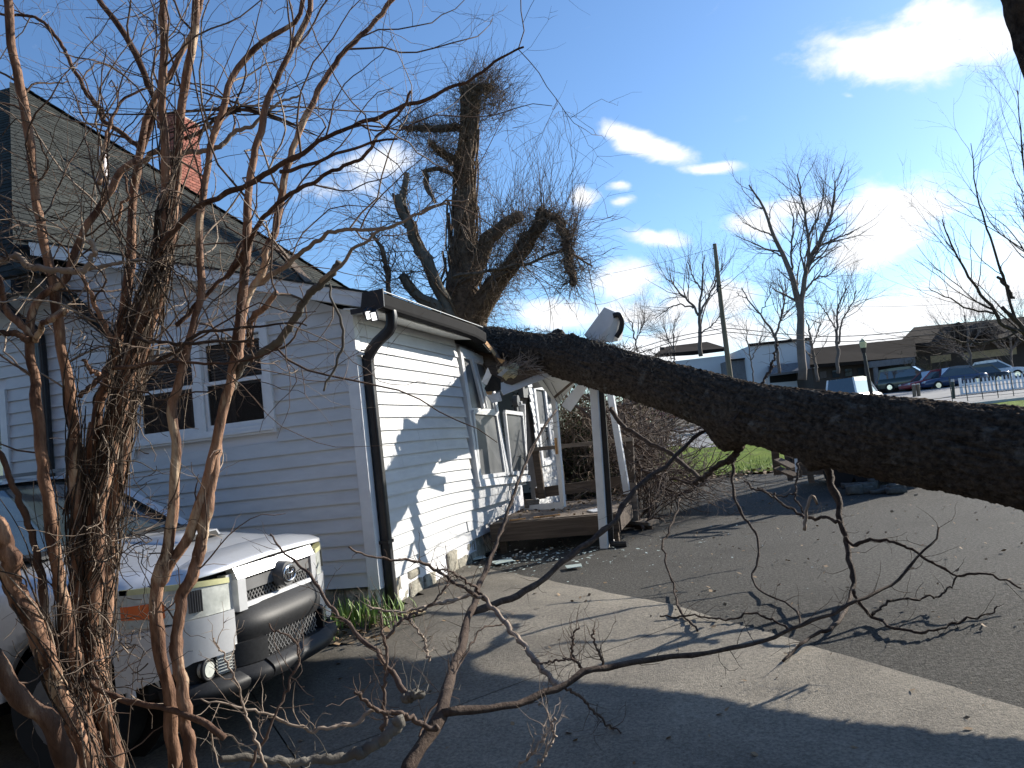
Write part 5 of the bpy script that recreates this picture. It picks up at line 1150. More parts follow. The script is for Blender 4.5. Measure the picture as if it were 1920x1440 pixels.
# ---------------------------------------------------------------- bare trees in the distance
def limb(pp, d, w, s, cr=.06): return trace(pp, d, w, 22, cr, s)
def bt(name, label, d, lp, n, seed, group='bare trees beyond the street', r0=.018, mat='far_bark', sc=1.0, up=.05):
    L = [limb(p, d, tuple(q*.56 for q in w), seed*10+i, .04*d/45) for i, (p, w) in enumerate(lp)]
    h = d/45*sc
    return kindtree(name, label, 'tree', L, [(n, 1.6*h, 3.8*h, .35, .95, .14, up, .45, 10, .25), (n*5, .7*h, 1.9*h, .3, .9, .17, up*.6, .5, 7, .2), (n*14, .3*h, .9*h, .3, .9, .2, .02, .55, 5, .2)], mat, mat, seed, group)
bt('bare_tree', 'tallest bare tree, forking twice, above the white flat roofed building', 45, [
    ([(1504, 712), (1503, 660), (1502, 622), (1499, 575), (1487, 528), (1472, 485), (1450, 442), (1437, 408), (1424, 375), (1405, 345)], (29, 27, 21, 16, 10, 5)),
    ([(1501, 600), (1504, 553), (1514, 502), (1531, 464), (1553, 421), (1563, 380), (1566, 340)], (19, 16, 11, 5)),
    ([(1514, 502), (1516, 450), (1508, 400), (1500, 360), (1495, 325)], (11, 8, 4)), ([(1531, 464), (1560, 450), (1590, 438), (1606, 430)], (8, 6, 3)),
    ([(1487, 528), (1483, 470), (1488, 420), (1480, 385)], (9, 6, 3)), ([(1504, 553), (1530, 522), (1555, 515), (1570, 495)], (8, 5, 2)), ([(1472, 485), (1445, 470), (1415, 465)], (7, 5, 2)), ([(1450, 442), (1420, 430), (1392, 418)], (6, 4, 2)), ([(1516, 450), (1535, 400), (1545, 360), (1540, 330)], (8, 5, 2))], 130, 61)
bt('bare_tree', 'rounded bare tree just left of the leaning utility pole', 60, [
    ([(1314, 668), (1311, 630), (1309, 592), (1316, 545), (1318, 500), (1322, 478)], (15, 13, 9, 6, 3)), ([(1309, 592), (1300, 575), (1271, 545), (1250, 520)], (9, 7, 3)), ([(1312, 590), (1330, 555), (1345, 520), (1356, 495)], (8, 6, 3)),
    ([(1300, 578), (1270, 572), (1245, 585), (1228, 600)], (6, 4, 2)), ([(1314, 625), (1335, 610), (1352, 590)], (5, 3)), ([(1316, 545), (1298, 515), (1290, 490)], (5, 3))], 75, 62)
bt('bare_tree', 'slim bare tree with two crooked leaders right of the utility pole', 55, [
    ([(1461, 700), (1456, 650), (1454, 630), (1425, 590), (1402, 560), (1390, 540)], (11, 10, 8, 5, 3)), ([(1454, 630), (1466, 590), (1470, 555), (1462, 525)], (8, 6, 3)), ([(1402, 560), (1388, 555), (1380, 548)], (3, 2)), ([(1425, 590), (1440, 560), (1445, 530)], (4, 2))], 45, 63)
bt('bare_tree', 'bare tree with twin trunk left of the street lamp', 55, [
    ([(1571, 700), (1570, 650), (1567, 620), (1572, 580), (1582, 550), (1590, 535)], (12, 11, 8, 5, 3)), ([(1572, 645), (1580, 600), (1600, 565), (1606, 545)], (8, 5, 3)), ([(1567, 615), (1550, 590), (1535, 565)], (5, 4, 2))], 45, 64)
bt('bare_tree', 'leaning dark stub tree standing before the white building', 50, [
    ([(1533, 715), (1530, 690), (1522, 650), (1517, 615), (1512, 600)], (11, 10, 7, 4)), ([(1522, 650), (1532, 625), (1540, 600)], (5, 3))], 24, 65)
bt('bare_tree', 'small bare tree between the broken gutter corner and the roof with chimney', 70, [
    ([(1196, 660), (1190, 635), (1186, 610), (1180, 595)], (6, 5, 3)), ([(1192, 640), (1204, 615), (1210, 600)], (4, 2))], 40, 66, sc=.8)
bt('bare_tree', 'thin pale bare tree over the brown roof left of the utility pole', 75, [
    ([(1262, 690), (1264, 650), (1262, 620), (1268, 600)], (5, 4, 2)), ([(1264, 655), (1250, 630), (1244, 612)], (4, 2))], 40, 67, sc=.7)
bt('bare_tree', 'small bare tree above the white low wall right of the utility pole', 65, [
    ([(1413, 720), (1408, 680), (1402, 640), (1400, 600)], (5, 4, 2)), ([(1408, 675), (1420, 650), (1428, 630)], (4, 2))], 30, 68, sc=.8)
bt('bare_tree', 'dark spreading tree in front of the brown gabled house', 58, [
    ([(1826, 735), (1822, 690), (1818, 650), (1812, 615), (1808, 590)], (9, 8, 6, 3)), ([(1820, 680), (1800, 655), (1780, 640)], (6, 4, 2)), ([(1818, 650), (1838, 620), (1850, 600)], (5, 3))], 60, 69)
bt('bare_tree', 'bare tree at the right edge behind the white car', 60, [
    ([(1905, 735), (1898, 690), (1896, 650), (1890, 615)], (8, 7, 5, 3)), ([(1896, 660), (1915, 630), (1925, 600)], (5, 3)), ([(1897, 665), (1876, 640), (1862, 622)], (5, 3))], 60, 70)
# nearer tree leaning in from the right
L6 = [limb(p, 19, tuple(q*.62 for q in w), 710+i, .02) for i, (p, w) in enumerate([
    ([(2090, 790), (2040, 740), (1990, 690), (1940, 640), (1905, 600), (1880, 575)], (40, 34, 26, 17, 8)), ([(1925, 625), (1880, 610), (1868, 590), (1830, 540), (1800, 490), (1775, 440), (1765, 410)], (13, 11, 8, 6, 3)),
    ([(1960, 660), (1950, 560), (1930, 460), (1925, 360), (1915, 260), (1908, 170)], (15, 12, 8, 5, 2)), ([(1990, 690), (2000, 560), (1990, 400), (1960, 260)], (18, 12, 6)), ([(1868, 588), (1820, 580), (1780, 560), (1740, 540)], (7, 5, 2)), ([(1905, 600), (1880, 520), (1850, 430), (1830, 350), (1820, 270)], (9, 7, 5, 2)),
    ([(1920, 620), (1860, 640), (1800, 640), (1745, 620)], (7, 5, 2)), ([(1900, 560), (1885, 535), (1872, 520)], (11, 9))])]
kindtree('bare_tree', 'wide bare tree reaching in from the right edge with arching reddish branches', 'tree', L6, [(85, 1.2, 2.9, .3, .8, .10, .05, .45, 12, .25), (330, .5, 1.5, .3, .8, .12, .04, .5, 8, .2), (800, .2, .7, .3, .8, .15, .02, .6, 5, .2)], 'limb_bark', 'limb_bark', 71, None)
# leaning trunk cut by the top right corner
ltr = thing('leaning_trunk', 'dark leaning trunk with jagged bark cut by the upper right corner', 'tree', (3.35, 2.3, -.25))
def lt():
    P = catmull([(3.35, 2.3, -.3), at(2130, 500, 3.4), at(1990, 160, 3.3), at(1950, 40, 3.3), at(1922, -60, 3.3), at(1880, -260, 3.4), at(1840, -500, 3.6)], 120); S = 40; V = []
    T = np.gradient(P, axis=0); T /= np.linalg.norm(T, axis=1, keepdims=True); A = np.cross(T, (0, 1, .1)); A /= np.linalg.norm(A, axis=1, keepdims=True); B = np.cross(A, T)
    for i in range(120):
        r = .13-.03*i/119
        for j in range(S):
            t = 2*math.pi*j/S; q = P[i]+(A[i]*math.cos(t)+B[i]*math.sin(t))*r; n = mnoise.noise(Vector(q*16))*.018+mnoise.noise(Vector(q*45))*.011; V.append(q+(A[i]*math.cos(t)+B[i]*math.sin(t))*n)
    i, j = np.meshgrid(np.arange(119), np.arange(S), indexing='ij'); k = i*S+j; k2 = i*S+(j+1) % S
    return mesh_arrays('trunk', V, np.stack([k, k2, k2+S, k+S], -1).reshape(-1, 4))
part('trunk', lt(), 'trunk_bark', ltr)

# ---------------------------------------------------------------- pole, wires, street lamp
PD = 34.0
pole = thing('utility_pole', 'leaning wooden utility pole rising behind the fallen trunk', 'pole', g0(1375, 760, PD))
p_, r_ = trace([(1376, 760), (1366, 683), (1352, 570), (1340, 457)], PD, (11, 9, 7), 12); part('shaft', TB().add(p_, r_, 14, True).mesh('shaft'), 'pole_wood', pole)
quick('bracket', pole, 'black_metal', lambda b: (b.cyl(at(1348, 538, PD), at(1352, 535, PD-.3), .03), b.cyl(at(1346, 533, PD-.15), at(1346, 547, PD-.15), .06)))
quick('bracket', pole, 'black_metal', lambda b: b.cyl(at(1340, 466, PD), at(1337, 465, PD), .04))
for k, (a, m_, e) in enumerate([((1355, 615), (1600, 630), (1960, 590)), ((1357, 622), (1600, 640), (1960, 600)), ((1352, 616), (1260, 634), (1150, 668)), ((1354, 624), (1260, 642), (1150, 680)), ((1340, 465), (1250, 490), (1150, 512)), ((1345, 540), (1600, 575), (1960, 560))]):
    p_, r_ = trace([a, m_, e], (PD, 38 if e[0] > 1500 else 44), (1.6 if k < 4 else .7, 1.5 if k < 4 else .6), 30)
    w = link('power_wire', TB().add(p_, r_, 5).mesh('wire'), 'wire')
    tag(w, ['upper of the two heavy black wires running right from the utility pole', 'lower of the two heavy black wires running right from the utility pole', 'upper sagging wire running left from the utility pole', 'lower sagging wire running left from the utility pole', 'thin wire running left from the very top of the pole', 'faint thin wire running right across the tall bare tree'][k], 'wire', 'wires on the utility pole')
lamp = thing('street_lamp', 'black street lamp post with pale lantern before the low brown building', 'street lamp', g0(1632, 735, 42))
quick('post', lamp, 'black_metal', lambda b: (b.cyl(at(1634, 740, 42), at(1620, 662, 42), .11, .085, 10), b.cyl(at(1620, 662, 42), at(1619, 652, 42), .10, .17, 10)))
quick('lantern', lamp, 'yellow_lens', lambda b: (b.cyl(at(1619, 652, 42), at(1617.5, 641, 42), .15, .19, 10), b.cyl(at(1617.5, 641, 42), at(1617, 635, 42), .19, .04, 10)))

# ---------------------------------------------------------------- buildings across the street
def bbox(b, x0, x1, yt0, yt1, yb, d, depth=8):
    """block whose front runs between two pixel columns; top heights from pixels"""
    A, B = at(x0, yt0, d), at(x1, yt1, d); n = np.array([FW[0], FW[1], 0]); n /= np.linalg.norm(n); zb = float(zg(A[0], A[1]))-.6
    P = []
    for top in (0, 1):
        for q, off in ((A, 0), (B, 0), (B, depth), (A, depth)):
            w = q + n*off; P.append((w[0], w[1], (A[2]+B[2])/2 if top else zb))
    b.hexa(P); return A, B, n
def building(name, label, cat='building', at_=None): return thing(name, label, cat, at_)
b1 = building('white_building', 'flat roofed white commercial building with dark awning', at_=g0(1460, 720, 70))
quick('wall', b1, 'wall_white', lambda b: bbox(b, 1405, 1519, 647, 637, 720, 70))
quick('parapet', b1, 'roof_brown', lambda b: b.beam(at(1403, 647, 69.9), at(1521, 635, 69.9), .22, .3, (0, 1, 0)))
quick('awning', b1, 'wall_grey', lambda b: b.slab([at(1440, 690, 69.6), at(1502, 683, 69.6), at(1504, 698, 68.2), at(1440, 706, 68.2)], (0, -.3, 1), .2))
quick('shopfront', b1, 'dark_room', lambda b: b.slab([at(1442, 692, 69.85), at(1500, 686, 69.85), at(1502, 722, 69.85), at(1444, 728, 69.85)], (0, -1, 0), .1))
b1b = building('grey_annex', 'low blue grey annex between the utility pole and the white building', at_=g0(1390, 730, 72))
quick('wall', b1b, 'wall_grey', lambda b: bbox(b, 1366, 1408, 676, 671, 730, 72)); quick('parapet', b1b, 'roof_brown', lambda b: b.beam(at(1365, 676, 71.9), at(1409, 671, 71.9), .14, .3, (0, 1, 0)))
b0 = building('brown_roofed_building', 'low white walled building with long brown roof left of the pole', at_=g0(1300, 720, 75))
quick('wall', b0, 'wall_white', lambda b: bbox(b, 1240, 1362, 682, 664, 740, 75, 10))
quick('roof', b0, 'roof_brown', lambda b: b.slab([at(1228, 670, 74.5), at(1250, 655, 80), at(1326, 646, 80), at(1364, 658, 74.5), at(1300, 666, 74.5)], (0, -.3, 1), .3))
quick('chimney', b0, 'wall_brown', lambda b: b.beam(at(1242, 664, 78), at(1242, 651, 78), .5, .5, (0, 1, 0)))
b2 = building('brown_building', 'long low dark brown building with open carport', at_=g0(1600, 720, 66))
quick('wall', b2, 'wall_brown', lambda b: bbox(b, 1522, 1642, 690, 677, 740, 66, 9))
quick('roof', b2, 'roof_brown', lambda b: b.slab([at(1519, 690, 65), at(1521, 659, 70), at(1715, 640, 70), at(1719, 675, 65)], (0, -.4, 1), .3))
quick('carport', b2, 'wall_grey', lambda b: (b.beam(at(1630, 684, 64.5), at(1714, 675, 64.5), .5, .4, (0, 1, 0)), b.beam(at(1641, 688, 64.5), at(1645, 722, 64.5), .35, .3, (0, 1, 0)), b.beam(at(1711, 678, 64.5), at(1714, 712, 64.5), .3, .3, (0, 1, 0))))
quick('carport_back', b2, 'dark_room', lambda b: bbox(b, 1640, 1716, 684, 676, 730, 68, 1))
for k in range(4):
    x = 1536+24*k; quick('window', b2, 'window_glass', lambda b: b.slab([at(x, 697-1.1*k*2, 65.9), at(x+13, 695.6-2.2*k, 65.9), at(x+14, 709-2.2*k, 65.9), at(x+1, 710.5-2.2*k, 65.9)], (0, -1, 0), .06))
b3 = building('gabled_house', 'large dark brown house with two roof peaks behind the parked cars', at_=g0(1810, 720, 72))
quick('wall', b3, 'wall_brown', lambda b: bbox(b, 1700, 1990, 641, 612, 740, 72, 12))
quick('wall_band', b3, 'wall_tan', lambda b: (b.slab([at(1744, 668, 71.9), at(1782, 664, 71.9), at(1783, 676, 71.9), at(1745, 681, 71.9)], (0, -1, 0), .1), b.slab([at(1806, 662, 71.9), at(1905, 651, 71.9), at(1906, 664, 71.9), at(1807, 675, 71.9)], (0, -1, 0), .1)))
quick('roof', b3, 'roof_brown', lambda b: (b.slab([at(1682, 652, 70), at(1714, 619, 77), at(1930, 598, 77), at(1990, 632, 70)], (0, -.4, 1), .3)))
quick('gable', b3, 'roof_brown', lambda b: (b.slab([at(1766, 636, 69.5), at(1798, 603, 69.5), at(1830, 630, 69.5)], (0, 1, 0), 7), b.slab([at(1815, 628, 69.4), at(1848, 600, 69.4), at(1885, 624, 69.4)], (0, 1, 0), 7)))
hd = shrub('dark_hedge', 'clipped dark green hedge between the carport and the parked cars', g0(1730, 715, 63), 2.2, 3.4, 70, 'far_bark', 'evergreen', 6000, 55, 'hedge')

# ---------------------------------------------------------------- parked cars far off
def far_car(label, c, ang, L_, H, W, m, kind='car', group='cars parked beyond the white fence'):
    c = np.array(c, float); root = thing('parked_car', label, 'car', c, group); ca, sa = math.cos(ang), math.sin(ang)
    def T(x, y, z): return (c[0]+x*ca-y*sa, c[1]+x*sa+y*ca, c[2]+z)
    hb = H*.56
    if kind == 'suv': prof = [(-.5, .30, .22), (-.5, hb*.98, .95), (-.47, hb*1.03, .97), (.24, hb*1.03, .97), (.30, hb, .97), (.48, hb*.88, .93), (.5, .36, .9)]; roof = [(-.47, -.44, hb), (-.44, -.40, H), (.02, .02, H), (.24, .2, hb)]; rp = ((-.475, hb), (-.43, H*.985), (-.1, H), (.06, H*.97), (.25, hb))
    else: rp = ((-.36, hb), (-.24, H*.97), (-.06, H), (.06, H*.98), (.25, hb))
    # body: lofted along length
    st = [(-.5, .42, hb*.80, .86), (-.485, .28, hb*.97, .94), (-.4, .24, hb*1.0, 1), (.2, .24, hb*1.0, 1), (.36, .25, hb*.92, .98), (.47, .28, hb*.80, .9), (.5, .36, hb*.66, .82)]
    rows = [[T(x*L_, s*W/2*w*k_, z) for s, z, k_ in ((-1, a, .96), (-1, (a+b)/2, 1), (-1, b*.96, .96), (-1, b, .86), (1, b, .86), (1, b*.96, .96), (1, (a+b)/2, 1), (1, a, .96), (-1, a, .96))] for x, a, b, w in st]
    def body(b): b.grid(rows); b.add(rows[0][:-1], [tuple(range(8))]); b.add(rows[-1][:-1], [tuple(range(8))])
    part('body', (lambda b: (body(b), b.mesh('body', True))[1])(MB()), m, root)
    def cab(b, wx=1.0, top=True):
        A = [[T(x*L_, s*W/2*(.86 if z < H*.8 else .70), z) for s in (-1, 1)] for x, z in rp]
        b.grid(A); b.add([p[0] for p in A], [tuple(range(len(A)))]); b.add([p[1] for p in A], [tuple(range(len(A)))])
    part('windows', (lambda b: (cab(b), b.mesh('windows'))[1])(MB()), 'car_glass', root)
    rfp = [p for p in rp if p[1] > H*.9]
    quick('roof', root, m, lambda b: (b.grid([[T(x*L_, s*W/2*.73, z+.02) for s in (-1, 1)] for x, z in rfp]), [b.grid([[T(x*L_, s*W/2*.73, z+.02) for x, z in rfp], [T(x*L_, s*W/2*.735, z-.11*H) for x, z in rfp]]) for s in (-1, 1)]))
    quick('pillar', root, m, lambda b: [b.beam(T(rp[i][0]*L_, s*W/2*.86, rp[i][1]), T(rp[k][0]*L_, s*W/2*.725, rp[k][1]), .09, .05, (0, 1, 0)) for s in (-1, 1) for i, k in ((0, 1), (len(rp)-1, len(rp)-2))], kind='stuff')
    for s in (-1, 1):
        for x in (-.30, .31):
            wo = quick('wheel', root, 'tyre', lambda b: b.cyl(T(x*L_, s*(W/2-.2), .32), T(x*L_, s*(W/2+.01), .32), .33, .33, 16))
            part('rim', MB().cyl(T(x*L_, s*(W/2+.005), .32), T(x*L_, s*(W/2+.02), .32), .2, .19, 12).mesh('rim'), 'chrome', wo)
        quick('headlight', root, 'lamp_lens', lambda b: b.cyl(T(.475*L_, s*W*.34, hb*.70), T(.50*L_, s*W*.34, hb*.68), .12, .1, 8))
        quick('tail_light', root, 'amber_lens', lambda b: b.cyl(T(-.492*L_, s*W*.36, hb*.80), T(-.505*L_, s*W*.36, hb*.80), .12, .1, 8))
    return root
def gp(px, py, d): P = at(px, py, d); return (P[0], P[1], P[2])
far_car('dark green estate car with sunlit white windscreen, leftmost of the parked row', gp(1712, 729, 60), rad(-28), 4.6, 1.75, 1.8, 'car_green', 'suv')
far_car('red and white saloon between the dark green car and the blue car', gp(1748, 731, 58), rad(200), 4.3, 1.45, 1.75, 'car_red')
far_car('blue estate car with bright roof in the middle of the parked row', gp(1785, 728, 57), rad(195), 4.6, 1.55, 1.8, 'car_blue')
far_car('black car half hidden behind the left end of the white fence', gp(1828, 724, 58), rad(188), 4.4, 1.5, 1.8, 'car_black')
far_car('white car glaring in the sun behind the picket fence, rightmost of the row', gp(1866, 714, 60), rad(-15), 4.7, 1.6, 1.8, 'car_white')
v = far_car('pale van seen only by its roof over the middle of the fallen trunk', (lambda P: (P[0], P[1], float(zg(P[0], P[1]))-.42))(at(1608, 770, 44)), rad(62), 4.5, 2.0, 1.9, 'car_white', 'suv', None)
far_car('dark red car under the trunk with its silver grille to the right', gp(1268, 792, 43), rad(-8), 4.4, 1.45, 1.75, 'car_red', 'car', 'cars across the street under the trunk')
far_car('blue car just left of the red one seen through the brush', gp(1220, 789, 45), rad(-8), 4.4, 1.5, 1.75, 'car_blue', 'car', 'cars across the street under the trunk')

# ---------------------------------------------------------------- picket fence, chain link, bollards
fn = thing('picket_fence', 'low white picket fence in front of the parked cars', 'fence', g0(1860, 745, 40))
fa, fbp = at(1806, 746, 41), at(1990, 728, 39); pk = None
Lf = np.linalg.norm(fbp-fa); dfc = (fbp-fa)/Lf; npk = int(Lf/.17)
for k in range(npk):
    p = fa+dfc*(k*.17)
    if pk is None:
        pk = MB().slab([(-.045, -.01, 0), (.045, -.01, 0), (.045, -.01, .92), (0, -.01, 1.02), (-.045, -.01, .92)], (0, 1, 0), .02).mesh('picket'); pk.materials.append(M['fence_white'])
    o = bpy.data.objects.new('picket', pk); C.objects.link(o); o.parent = fn; b_ = np.array(fn.location); o.location = tuple(p-b_+np.array([0, 0, -.05])); o.rotation_euler = (0, 0, math.atan2(dfc[1], dfc[0]))
for z in (.25, .75): quick('rail', fn, 'fence_white', lambda b: b.beam(fa+np.array([0, .03, z-.05]), fbp+np.array([0, .03, z-.05]), .09, .03, (0, 1, 0)))
for k in range(0, npk, 14): p = fa+dfc*k*.17; quick('post', fn, 'fence_white', lambda b: b.box(p+np.array([-.06, .05, -.3]), p+np.array([.06, .17, 1.05])))
cl = thing('wire_fence', 'low dark wire fence in front of the white pickets', 'fence', g0(1850, 755, 34))
ca_, cb_ = at(1786, 752, 34), at(1990, 735, 33)
for f in np.linspace(0, 1, 8): p = ca_+(cb_-ca_)*f; quick('post', cl, 'green_paint', lambda b: b.cyl(p-np.array([0, 0, .3]), p+np.array([0, 0, 1.05]), .018, .018, 8))
for z in (.1, .55, 1.0): quick('wire', cl, 'green_paint', lambda b: b.beam(ca_+np.array([0, 0, z]), cb_+np.array([0, 0, z]), .016, .016, (0, 1, 0)))
for k, (x, y, lab) in enumerate(((1715, 742, 'left of the two grey bollards before the red and white car'), (1723, 741, 'right of the two grey bollards before the red and white car'))):
    bo = quick('bollard', thing('bollard', lab, 'bollard', gp(x, y, 46), 'bollards by the parking lot'), 'pole_wood', lambda b: b.cyl(at(x, y+3, 46), at(x-2, y-20, 46), .1, .1, 10))
    quick('cap', bo.parent, 'kerb', lambda b: b.cyl(at(x-2, y-20, 46), at(x-2.2, y-22, 46), .11, .08, 10))
gpst = quick('shaft', thing('green_post', 'dark green steel post at the left end of the wire fence', 'post', gp(1788, 748, 38)), 'green_paint', lambda b: b.cyl(at(1789, 752, 38), at(1786, 716, 38), .07, .07, 10))
quick('cap', gpst.parent, 'kerb', lambda b: b.cyl(at(1786, 716, 38), at(1785.8, 711, 38), .08, .06, 10))
stk = quick('shaft', thing('marker_stake', 'thin green stake standing in the grass left of the trunk knob', 'stake', gp(1281, 862, 19)), 'green_paint', lambda b: b.cyl(at(1280, 866, 19), at(1273, 797, 19), .018, .014, 8))
quick('tip', stk.parent, 'green_paint', lambda b: b.cyl(at(1273, 797, 19), at(1272.8, 795, 19), .02, .012, 8))

# ---------------------------------------------------------------- dark slatted bench and stone heap under the trunk
bn = thing('slatted_bench', 'dark wooden slatted bench tipped in the shade under the trunk', 'bench', g0(1475, 900, 11))
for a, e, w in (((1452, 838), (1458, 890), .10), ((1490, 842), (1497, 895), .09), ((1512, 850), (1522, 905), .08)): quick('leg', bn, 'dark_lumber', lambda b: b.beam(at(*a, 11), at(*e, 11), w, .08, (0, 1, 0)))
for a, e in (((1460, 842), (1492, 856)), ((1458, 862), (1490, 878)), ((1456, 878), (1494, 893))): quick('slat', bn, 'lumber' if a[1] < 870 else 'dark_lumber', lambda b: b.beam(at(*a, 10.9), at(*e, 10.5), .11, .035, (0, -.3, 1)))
quick('slat', bn, 'dark_lumber', lambda b: b.beam(at(1498, 850, 10.6), at(1512, 872, 10.3), .1, .03, (0, -.3, 1)))
quick('brace', bn, 'white_trim', lambda b: b.beam(at(1491, 845, 10.4), at(1494, 885, 10.4), .035, .03, (0, 1, 0)))
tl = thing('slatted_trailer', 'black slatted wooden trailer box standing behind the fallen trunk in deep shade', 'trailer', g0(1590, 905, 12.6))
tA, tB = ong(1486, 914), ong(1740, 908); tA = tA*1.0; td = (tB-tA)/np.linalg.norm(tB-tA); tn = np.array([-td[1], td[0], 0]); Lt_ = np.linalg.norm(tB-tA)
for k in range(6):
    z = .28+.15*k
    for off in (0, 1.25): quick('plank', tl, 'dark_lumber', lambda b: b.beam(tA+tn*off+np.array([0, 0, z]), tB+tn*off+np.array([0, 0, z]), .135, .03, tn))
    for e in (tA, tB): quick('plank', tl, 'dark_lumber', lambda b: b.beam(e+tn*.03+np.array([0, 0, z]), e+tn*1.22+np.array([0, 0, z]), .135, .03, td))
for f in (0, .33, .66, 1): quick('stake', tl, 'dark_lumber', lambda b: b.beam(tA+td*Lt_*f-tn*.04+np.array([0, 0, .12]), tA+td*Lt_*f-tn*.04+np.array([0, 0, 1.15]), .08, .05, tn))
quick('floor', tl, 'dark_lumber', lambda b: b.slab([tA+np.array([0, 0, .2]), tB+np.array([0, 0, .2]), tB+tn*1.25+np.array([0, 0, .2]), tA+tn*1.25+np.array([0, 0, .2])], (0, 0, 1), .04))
for f in (.4, .62):
    for off in (-.02, 1.27): quick('wheel', tl, 'tyre', lambda b: b.cyl(tA+td*Lt_*f+tn*(off-.08)+np.array([0, 0, .24]), tA+td*Lt_*f+tn*(off+.08)+np.array([0, 0, .24]), .25, .25, 20))
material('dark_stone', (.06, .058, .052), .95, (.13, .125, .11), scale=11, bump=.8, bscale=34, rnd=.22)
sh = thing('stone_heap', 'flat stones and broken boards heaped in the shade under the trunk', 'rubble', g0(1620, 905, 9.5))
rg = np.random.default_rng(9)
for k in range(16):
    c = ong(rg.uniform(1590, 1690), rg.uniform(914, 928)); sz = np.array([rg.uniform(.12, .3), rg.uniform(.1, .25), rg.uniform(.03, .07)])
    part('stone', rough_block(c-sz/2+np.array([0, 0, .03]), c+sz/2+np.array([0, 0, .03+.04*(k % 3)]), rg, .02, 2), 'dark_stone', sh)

# ---------------------------------------------------------------- plants, shards and litter
bed = np.stack([rgb_.uniform(-4.6, -2.75, 900), rgb_.uniform(5.65, 6.5, 900)], 1); bz = zg(bed[:, 0], bed[:, 1])+.03
keep = (bed[:, 0] > -4.3) | (rgb_.random(900) < .3)
bpts = np.column_stack([bed, bz])[keep]
dp = thing('daffodil_shoots', 'clump of green daffodil leaves sprouting at the house corner beside the bumper', 'plant', (-3.35, 6.1, float(zg(-3.35, 6.1))))
cl_ = np.concatenate([np.column_stack([rgb_.normal(cx, .13, 60), rgb_.normal(cy, .10, 60)]) for cx, cy in ((-3.62, 5.98), (-3.35, 6.18), (-3.15, 6.33), (-3.9, 6.1), (-3.45, 5.85), (-3.0, 6.15))]); cl_ = cl_[cl_[:, 1] < 6.48]
blades('leaves', np.column_stack([cl_, zg(cl_[:, 0], cl_[:, 1])+.03]), .24, .014, 'grass_blade', dp, rgb_, 'stuff')
lf = bpts[rgb_.integers(0, len(bpts), 420)]
def flakes(name, pts, smin, smax, m, seed, tilt=.5, kind='stuff'):
    rng = np.random.default_rng(seed); n = len(pts); nrm = rng.normal(0, tilt, (n, 3)); nrm[:, 2] = 1; nrm /= np.linalg.norm(nrm, axis=1, keepdims=True); u = np.cross(nrm, rng.normal(0, 1, (n, 3))); u /= np.linalg.norm(u, axis=1, keepdims=True); v = np.cross(nrm, u); s = rng.uniform(smin, smax, n)[:, None]
    asp = rng.uniform(.3, .9, n)[:, None]; V = np.stack([pts-u*s, pts-v*s*asp, pts+u*s*.8, pts+v*s*asp*.9], 1).reshape(-1, 3)
    o = link(name, mesh_arrays(name, V, np.arange(n*4).reshape(-1, 4), smooth=False), m)
    if kind: o['kind'] = kind
    return o
flakes('dead_leaves', lf+np.array([0, 0, .015]), .015, .045, 'dead_leaf', 7)
def gpt(n, x0, x1, y0, y1, dz=.02, seed=1):
    rng = np.random.default_rng(seed); x = rng.uniform(x0, x1, n); y = rng.uniform(y0, y1, n); return np.column_stack([x, y, zg(x, y)+dz])
rngl = np.random.default_rng(17)
gl = np.column_stack([rngl.normal(-2.35, .55, 380), rngl.normal(9.05, .45, 380)]); gl = gl[(gl[:, 0] > -3.15)]
flakes('glass_shards', np.column_stack([gl, zg(gl[:, 0], gl[:, 1])+.022]), .008, .035, 'glass_shard', 18, .12)
g2 = np.column_stack([rngl.normal(-1.2, 1.0, 260), rngl.normal(9.3, 1.1, 260)]); g2 = g2[g2[:, 0] > -3.1]
flakes('glass_crumbs', np.column_stack([g2, zg(g2[:, 0], g2[:, 1])+.02]), .004, .014, 'glass_shard', 19, .15)
yd = np.column_stack([rngl.uniform(-3, 5, 1100), rngl.uniform(3.4, 16, 1100)])
flakes('bark_litter', np.column_stack([yd, zg(yd[:, 0], yd[:, 1])+.024]), .006, .03, 'dead_leaf', 20, .4)
dl = np.column_stack([rngl.uniform(-3.0, -1.45, 170), rngl.uniform(9.65, 11.7, 170)])
flakes('deck_litter', np.column_stack([dl, np.full(len(dl), .412)]), .015, .05, 'dead_leaf', 23, .5)
# big panes and splinters lying about, each on its own
for k, (px, lab) in enumerate(((((920, 1058), (958, 1050), (964, 1056), (930, 1063)), 'largest pale sheet of broken glass on the concrete near the sapling fork'), (((885, 1050), (908, 1046), (912, 1050), (888, 1054)), 'narrow shard of glass nearest the foundation'), (((1060, 1066), (1090, 1062), (1092, 1067), (1064, 1071)), 'small shard of glass left of the porch post foot'))):
    P = [ong(*p)+np.array([0, 0, .026]) for p in px]; tag(link('glass_pane_shard', MB().slab(P, (0, 0, 1), .006).mesh('shard'), 'glass_shard'), lab, 'glass shard')
for k, (a, e, m, lab) in enumerate((((955, 972), (985, 968), 'splinter', 'yellow splinter lying on the left front edge of the deck'), ((1000, 966), (1050, 961), 'splinter', 'long orange splinter of fresh wood below the storm door'), ((1012, 969), (1040, 966), 'splinter', 'short orange splinter in front of the longer one on the deck'))):
    P, Q = at(*a, 9.95), at(*e, 9.95); P[2] = Q[2] = DZ+.012; tag(link('wood_splinter', MB().beam(P, Q, .035, .018, (0, 0, 1), .012).mesh('splinter'), m), lab, 'splinter')
P = [onz(*p, DZ+.005) for p in ((1100, 958), (1128, 953), (1128, 959), (1112, 961))]; tag(link('white_scrap', MB().slab(P, (0, 0, 1), .012).mesh('scrap'), 'white_trim'), 'white scrap of siding lying on the deck by the porch post', 'scrap')
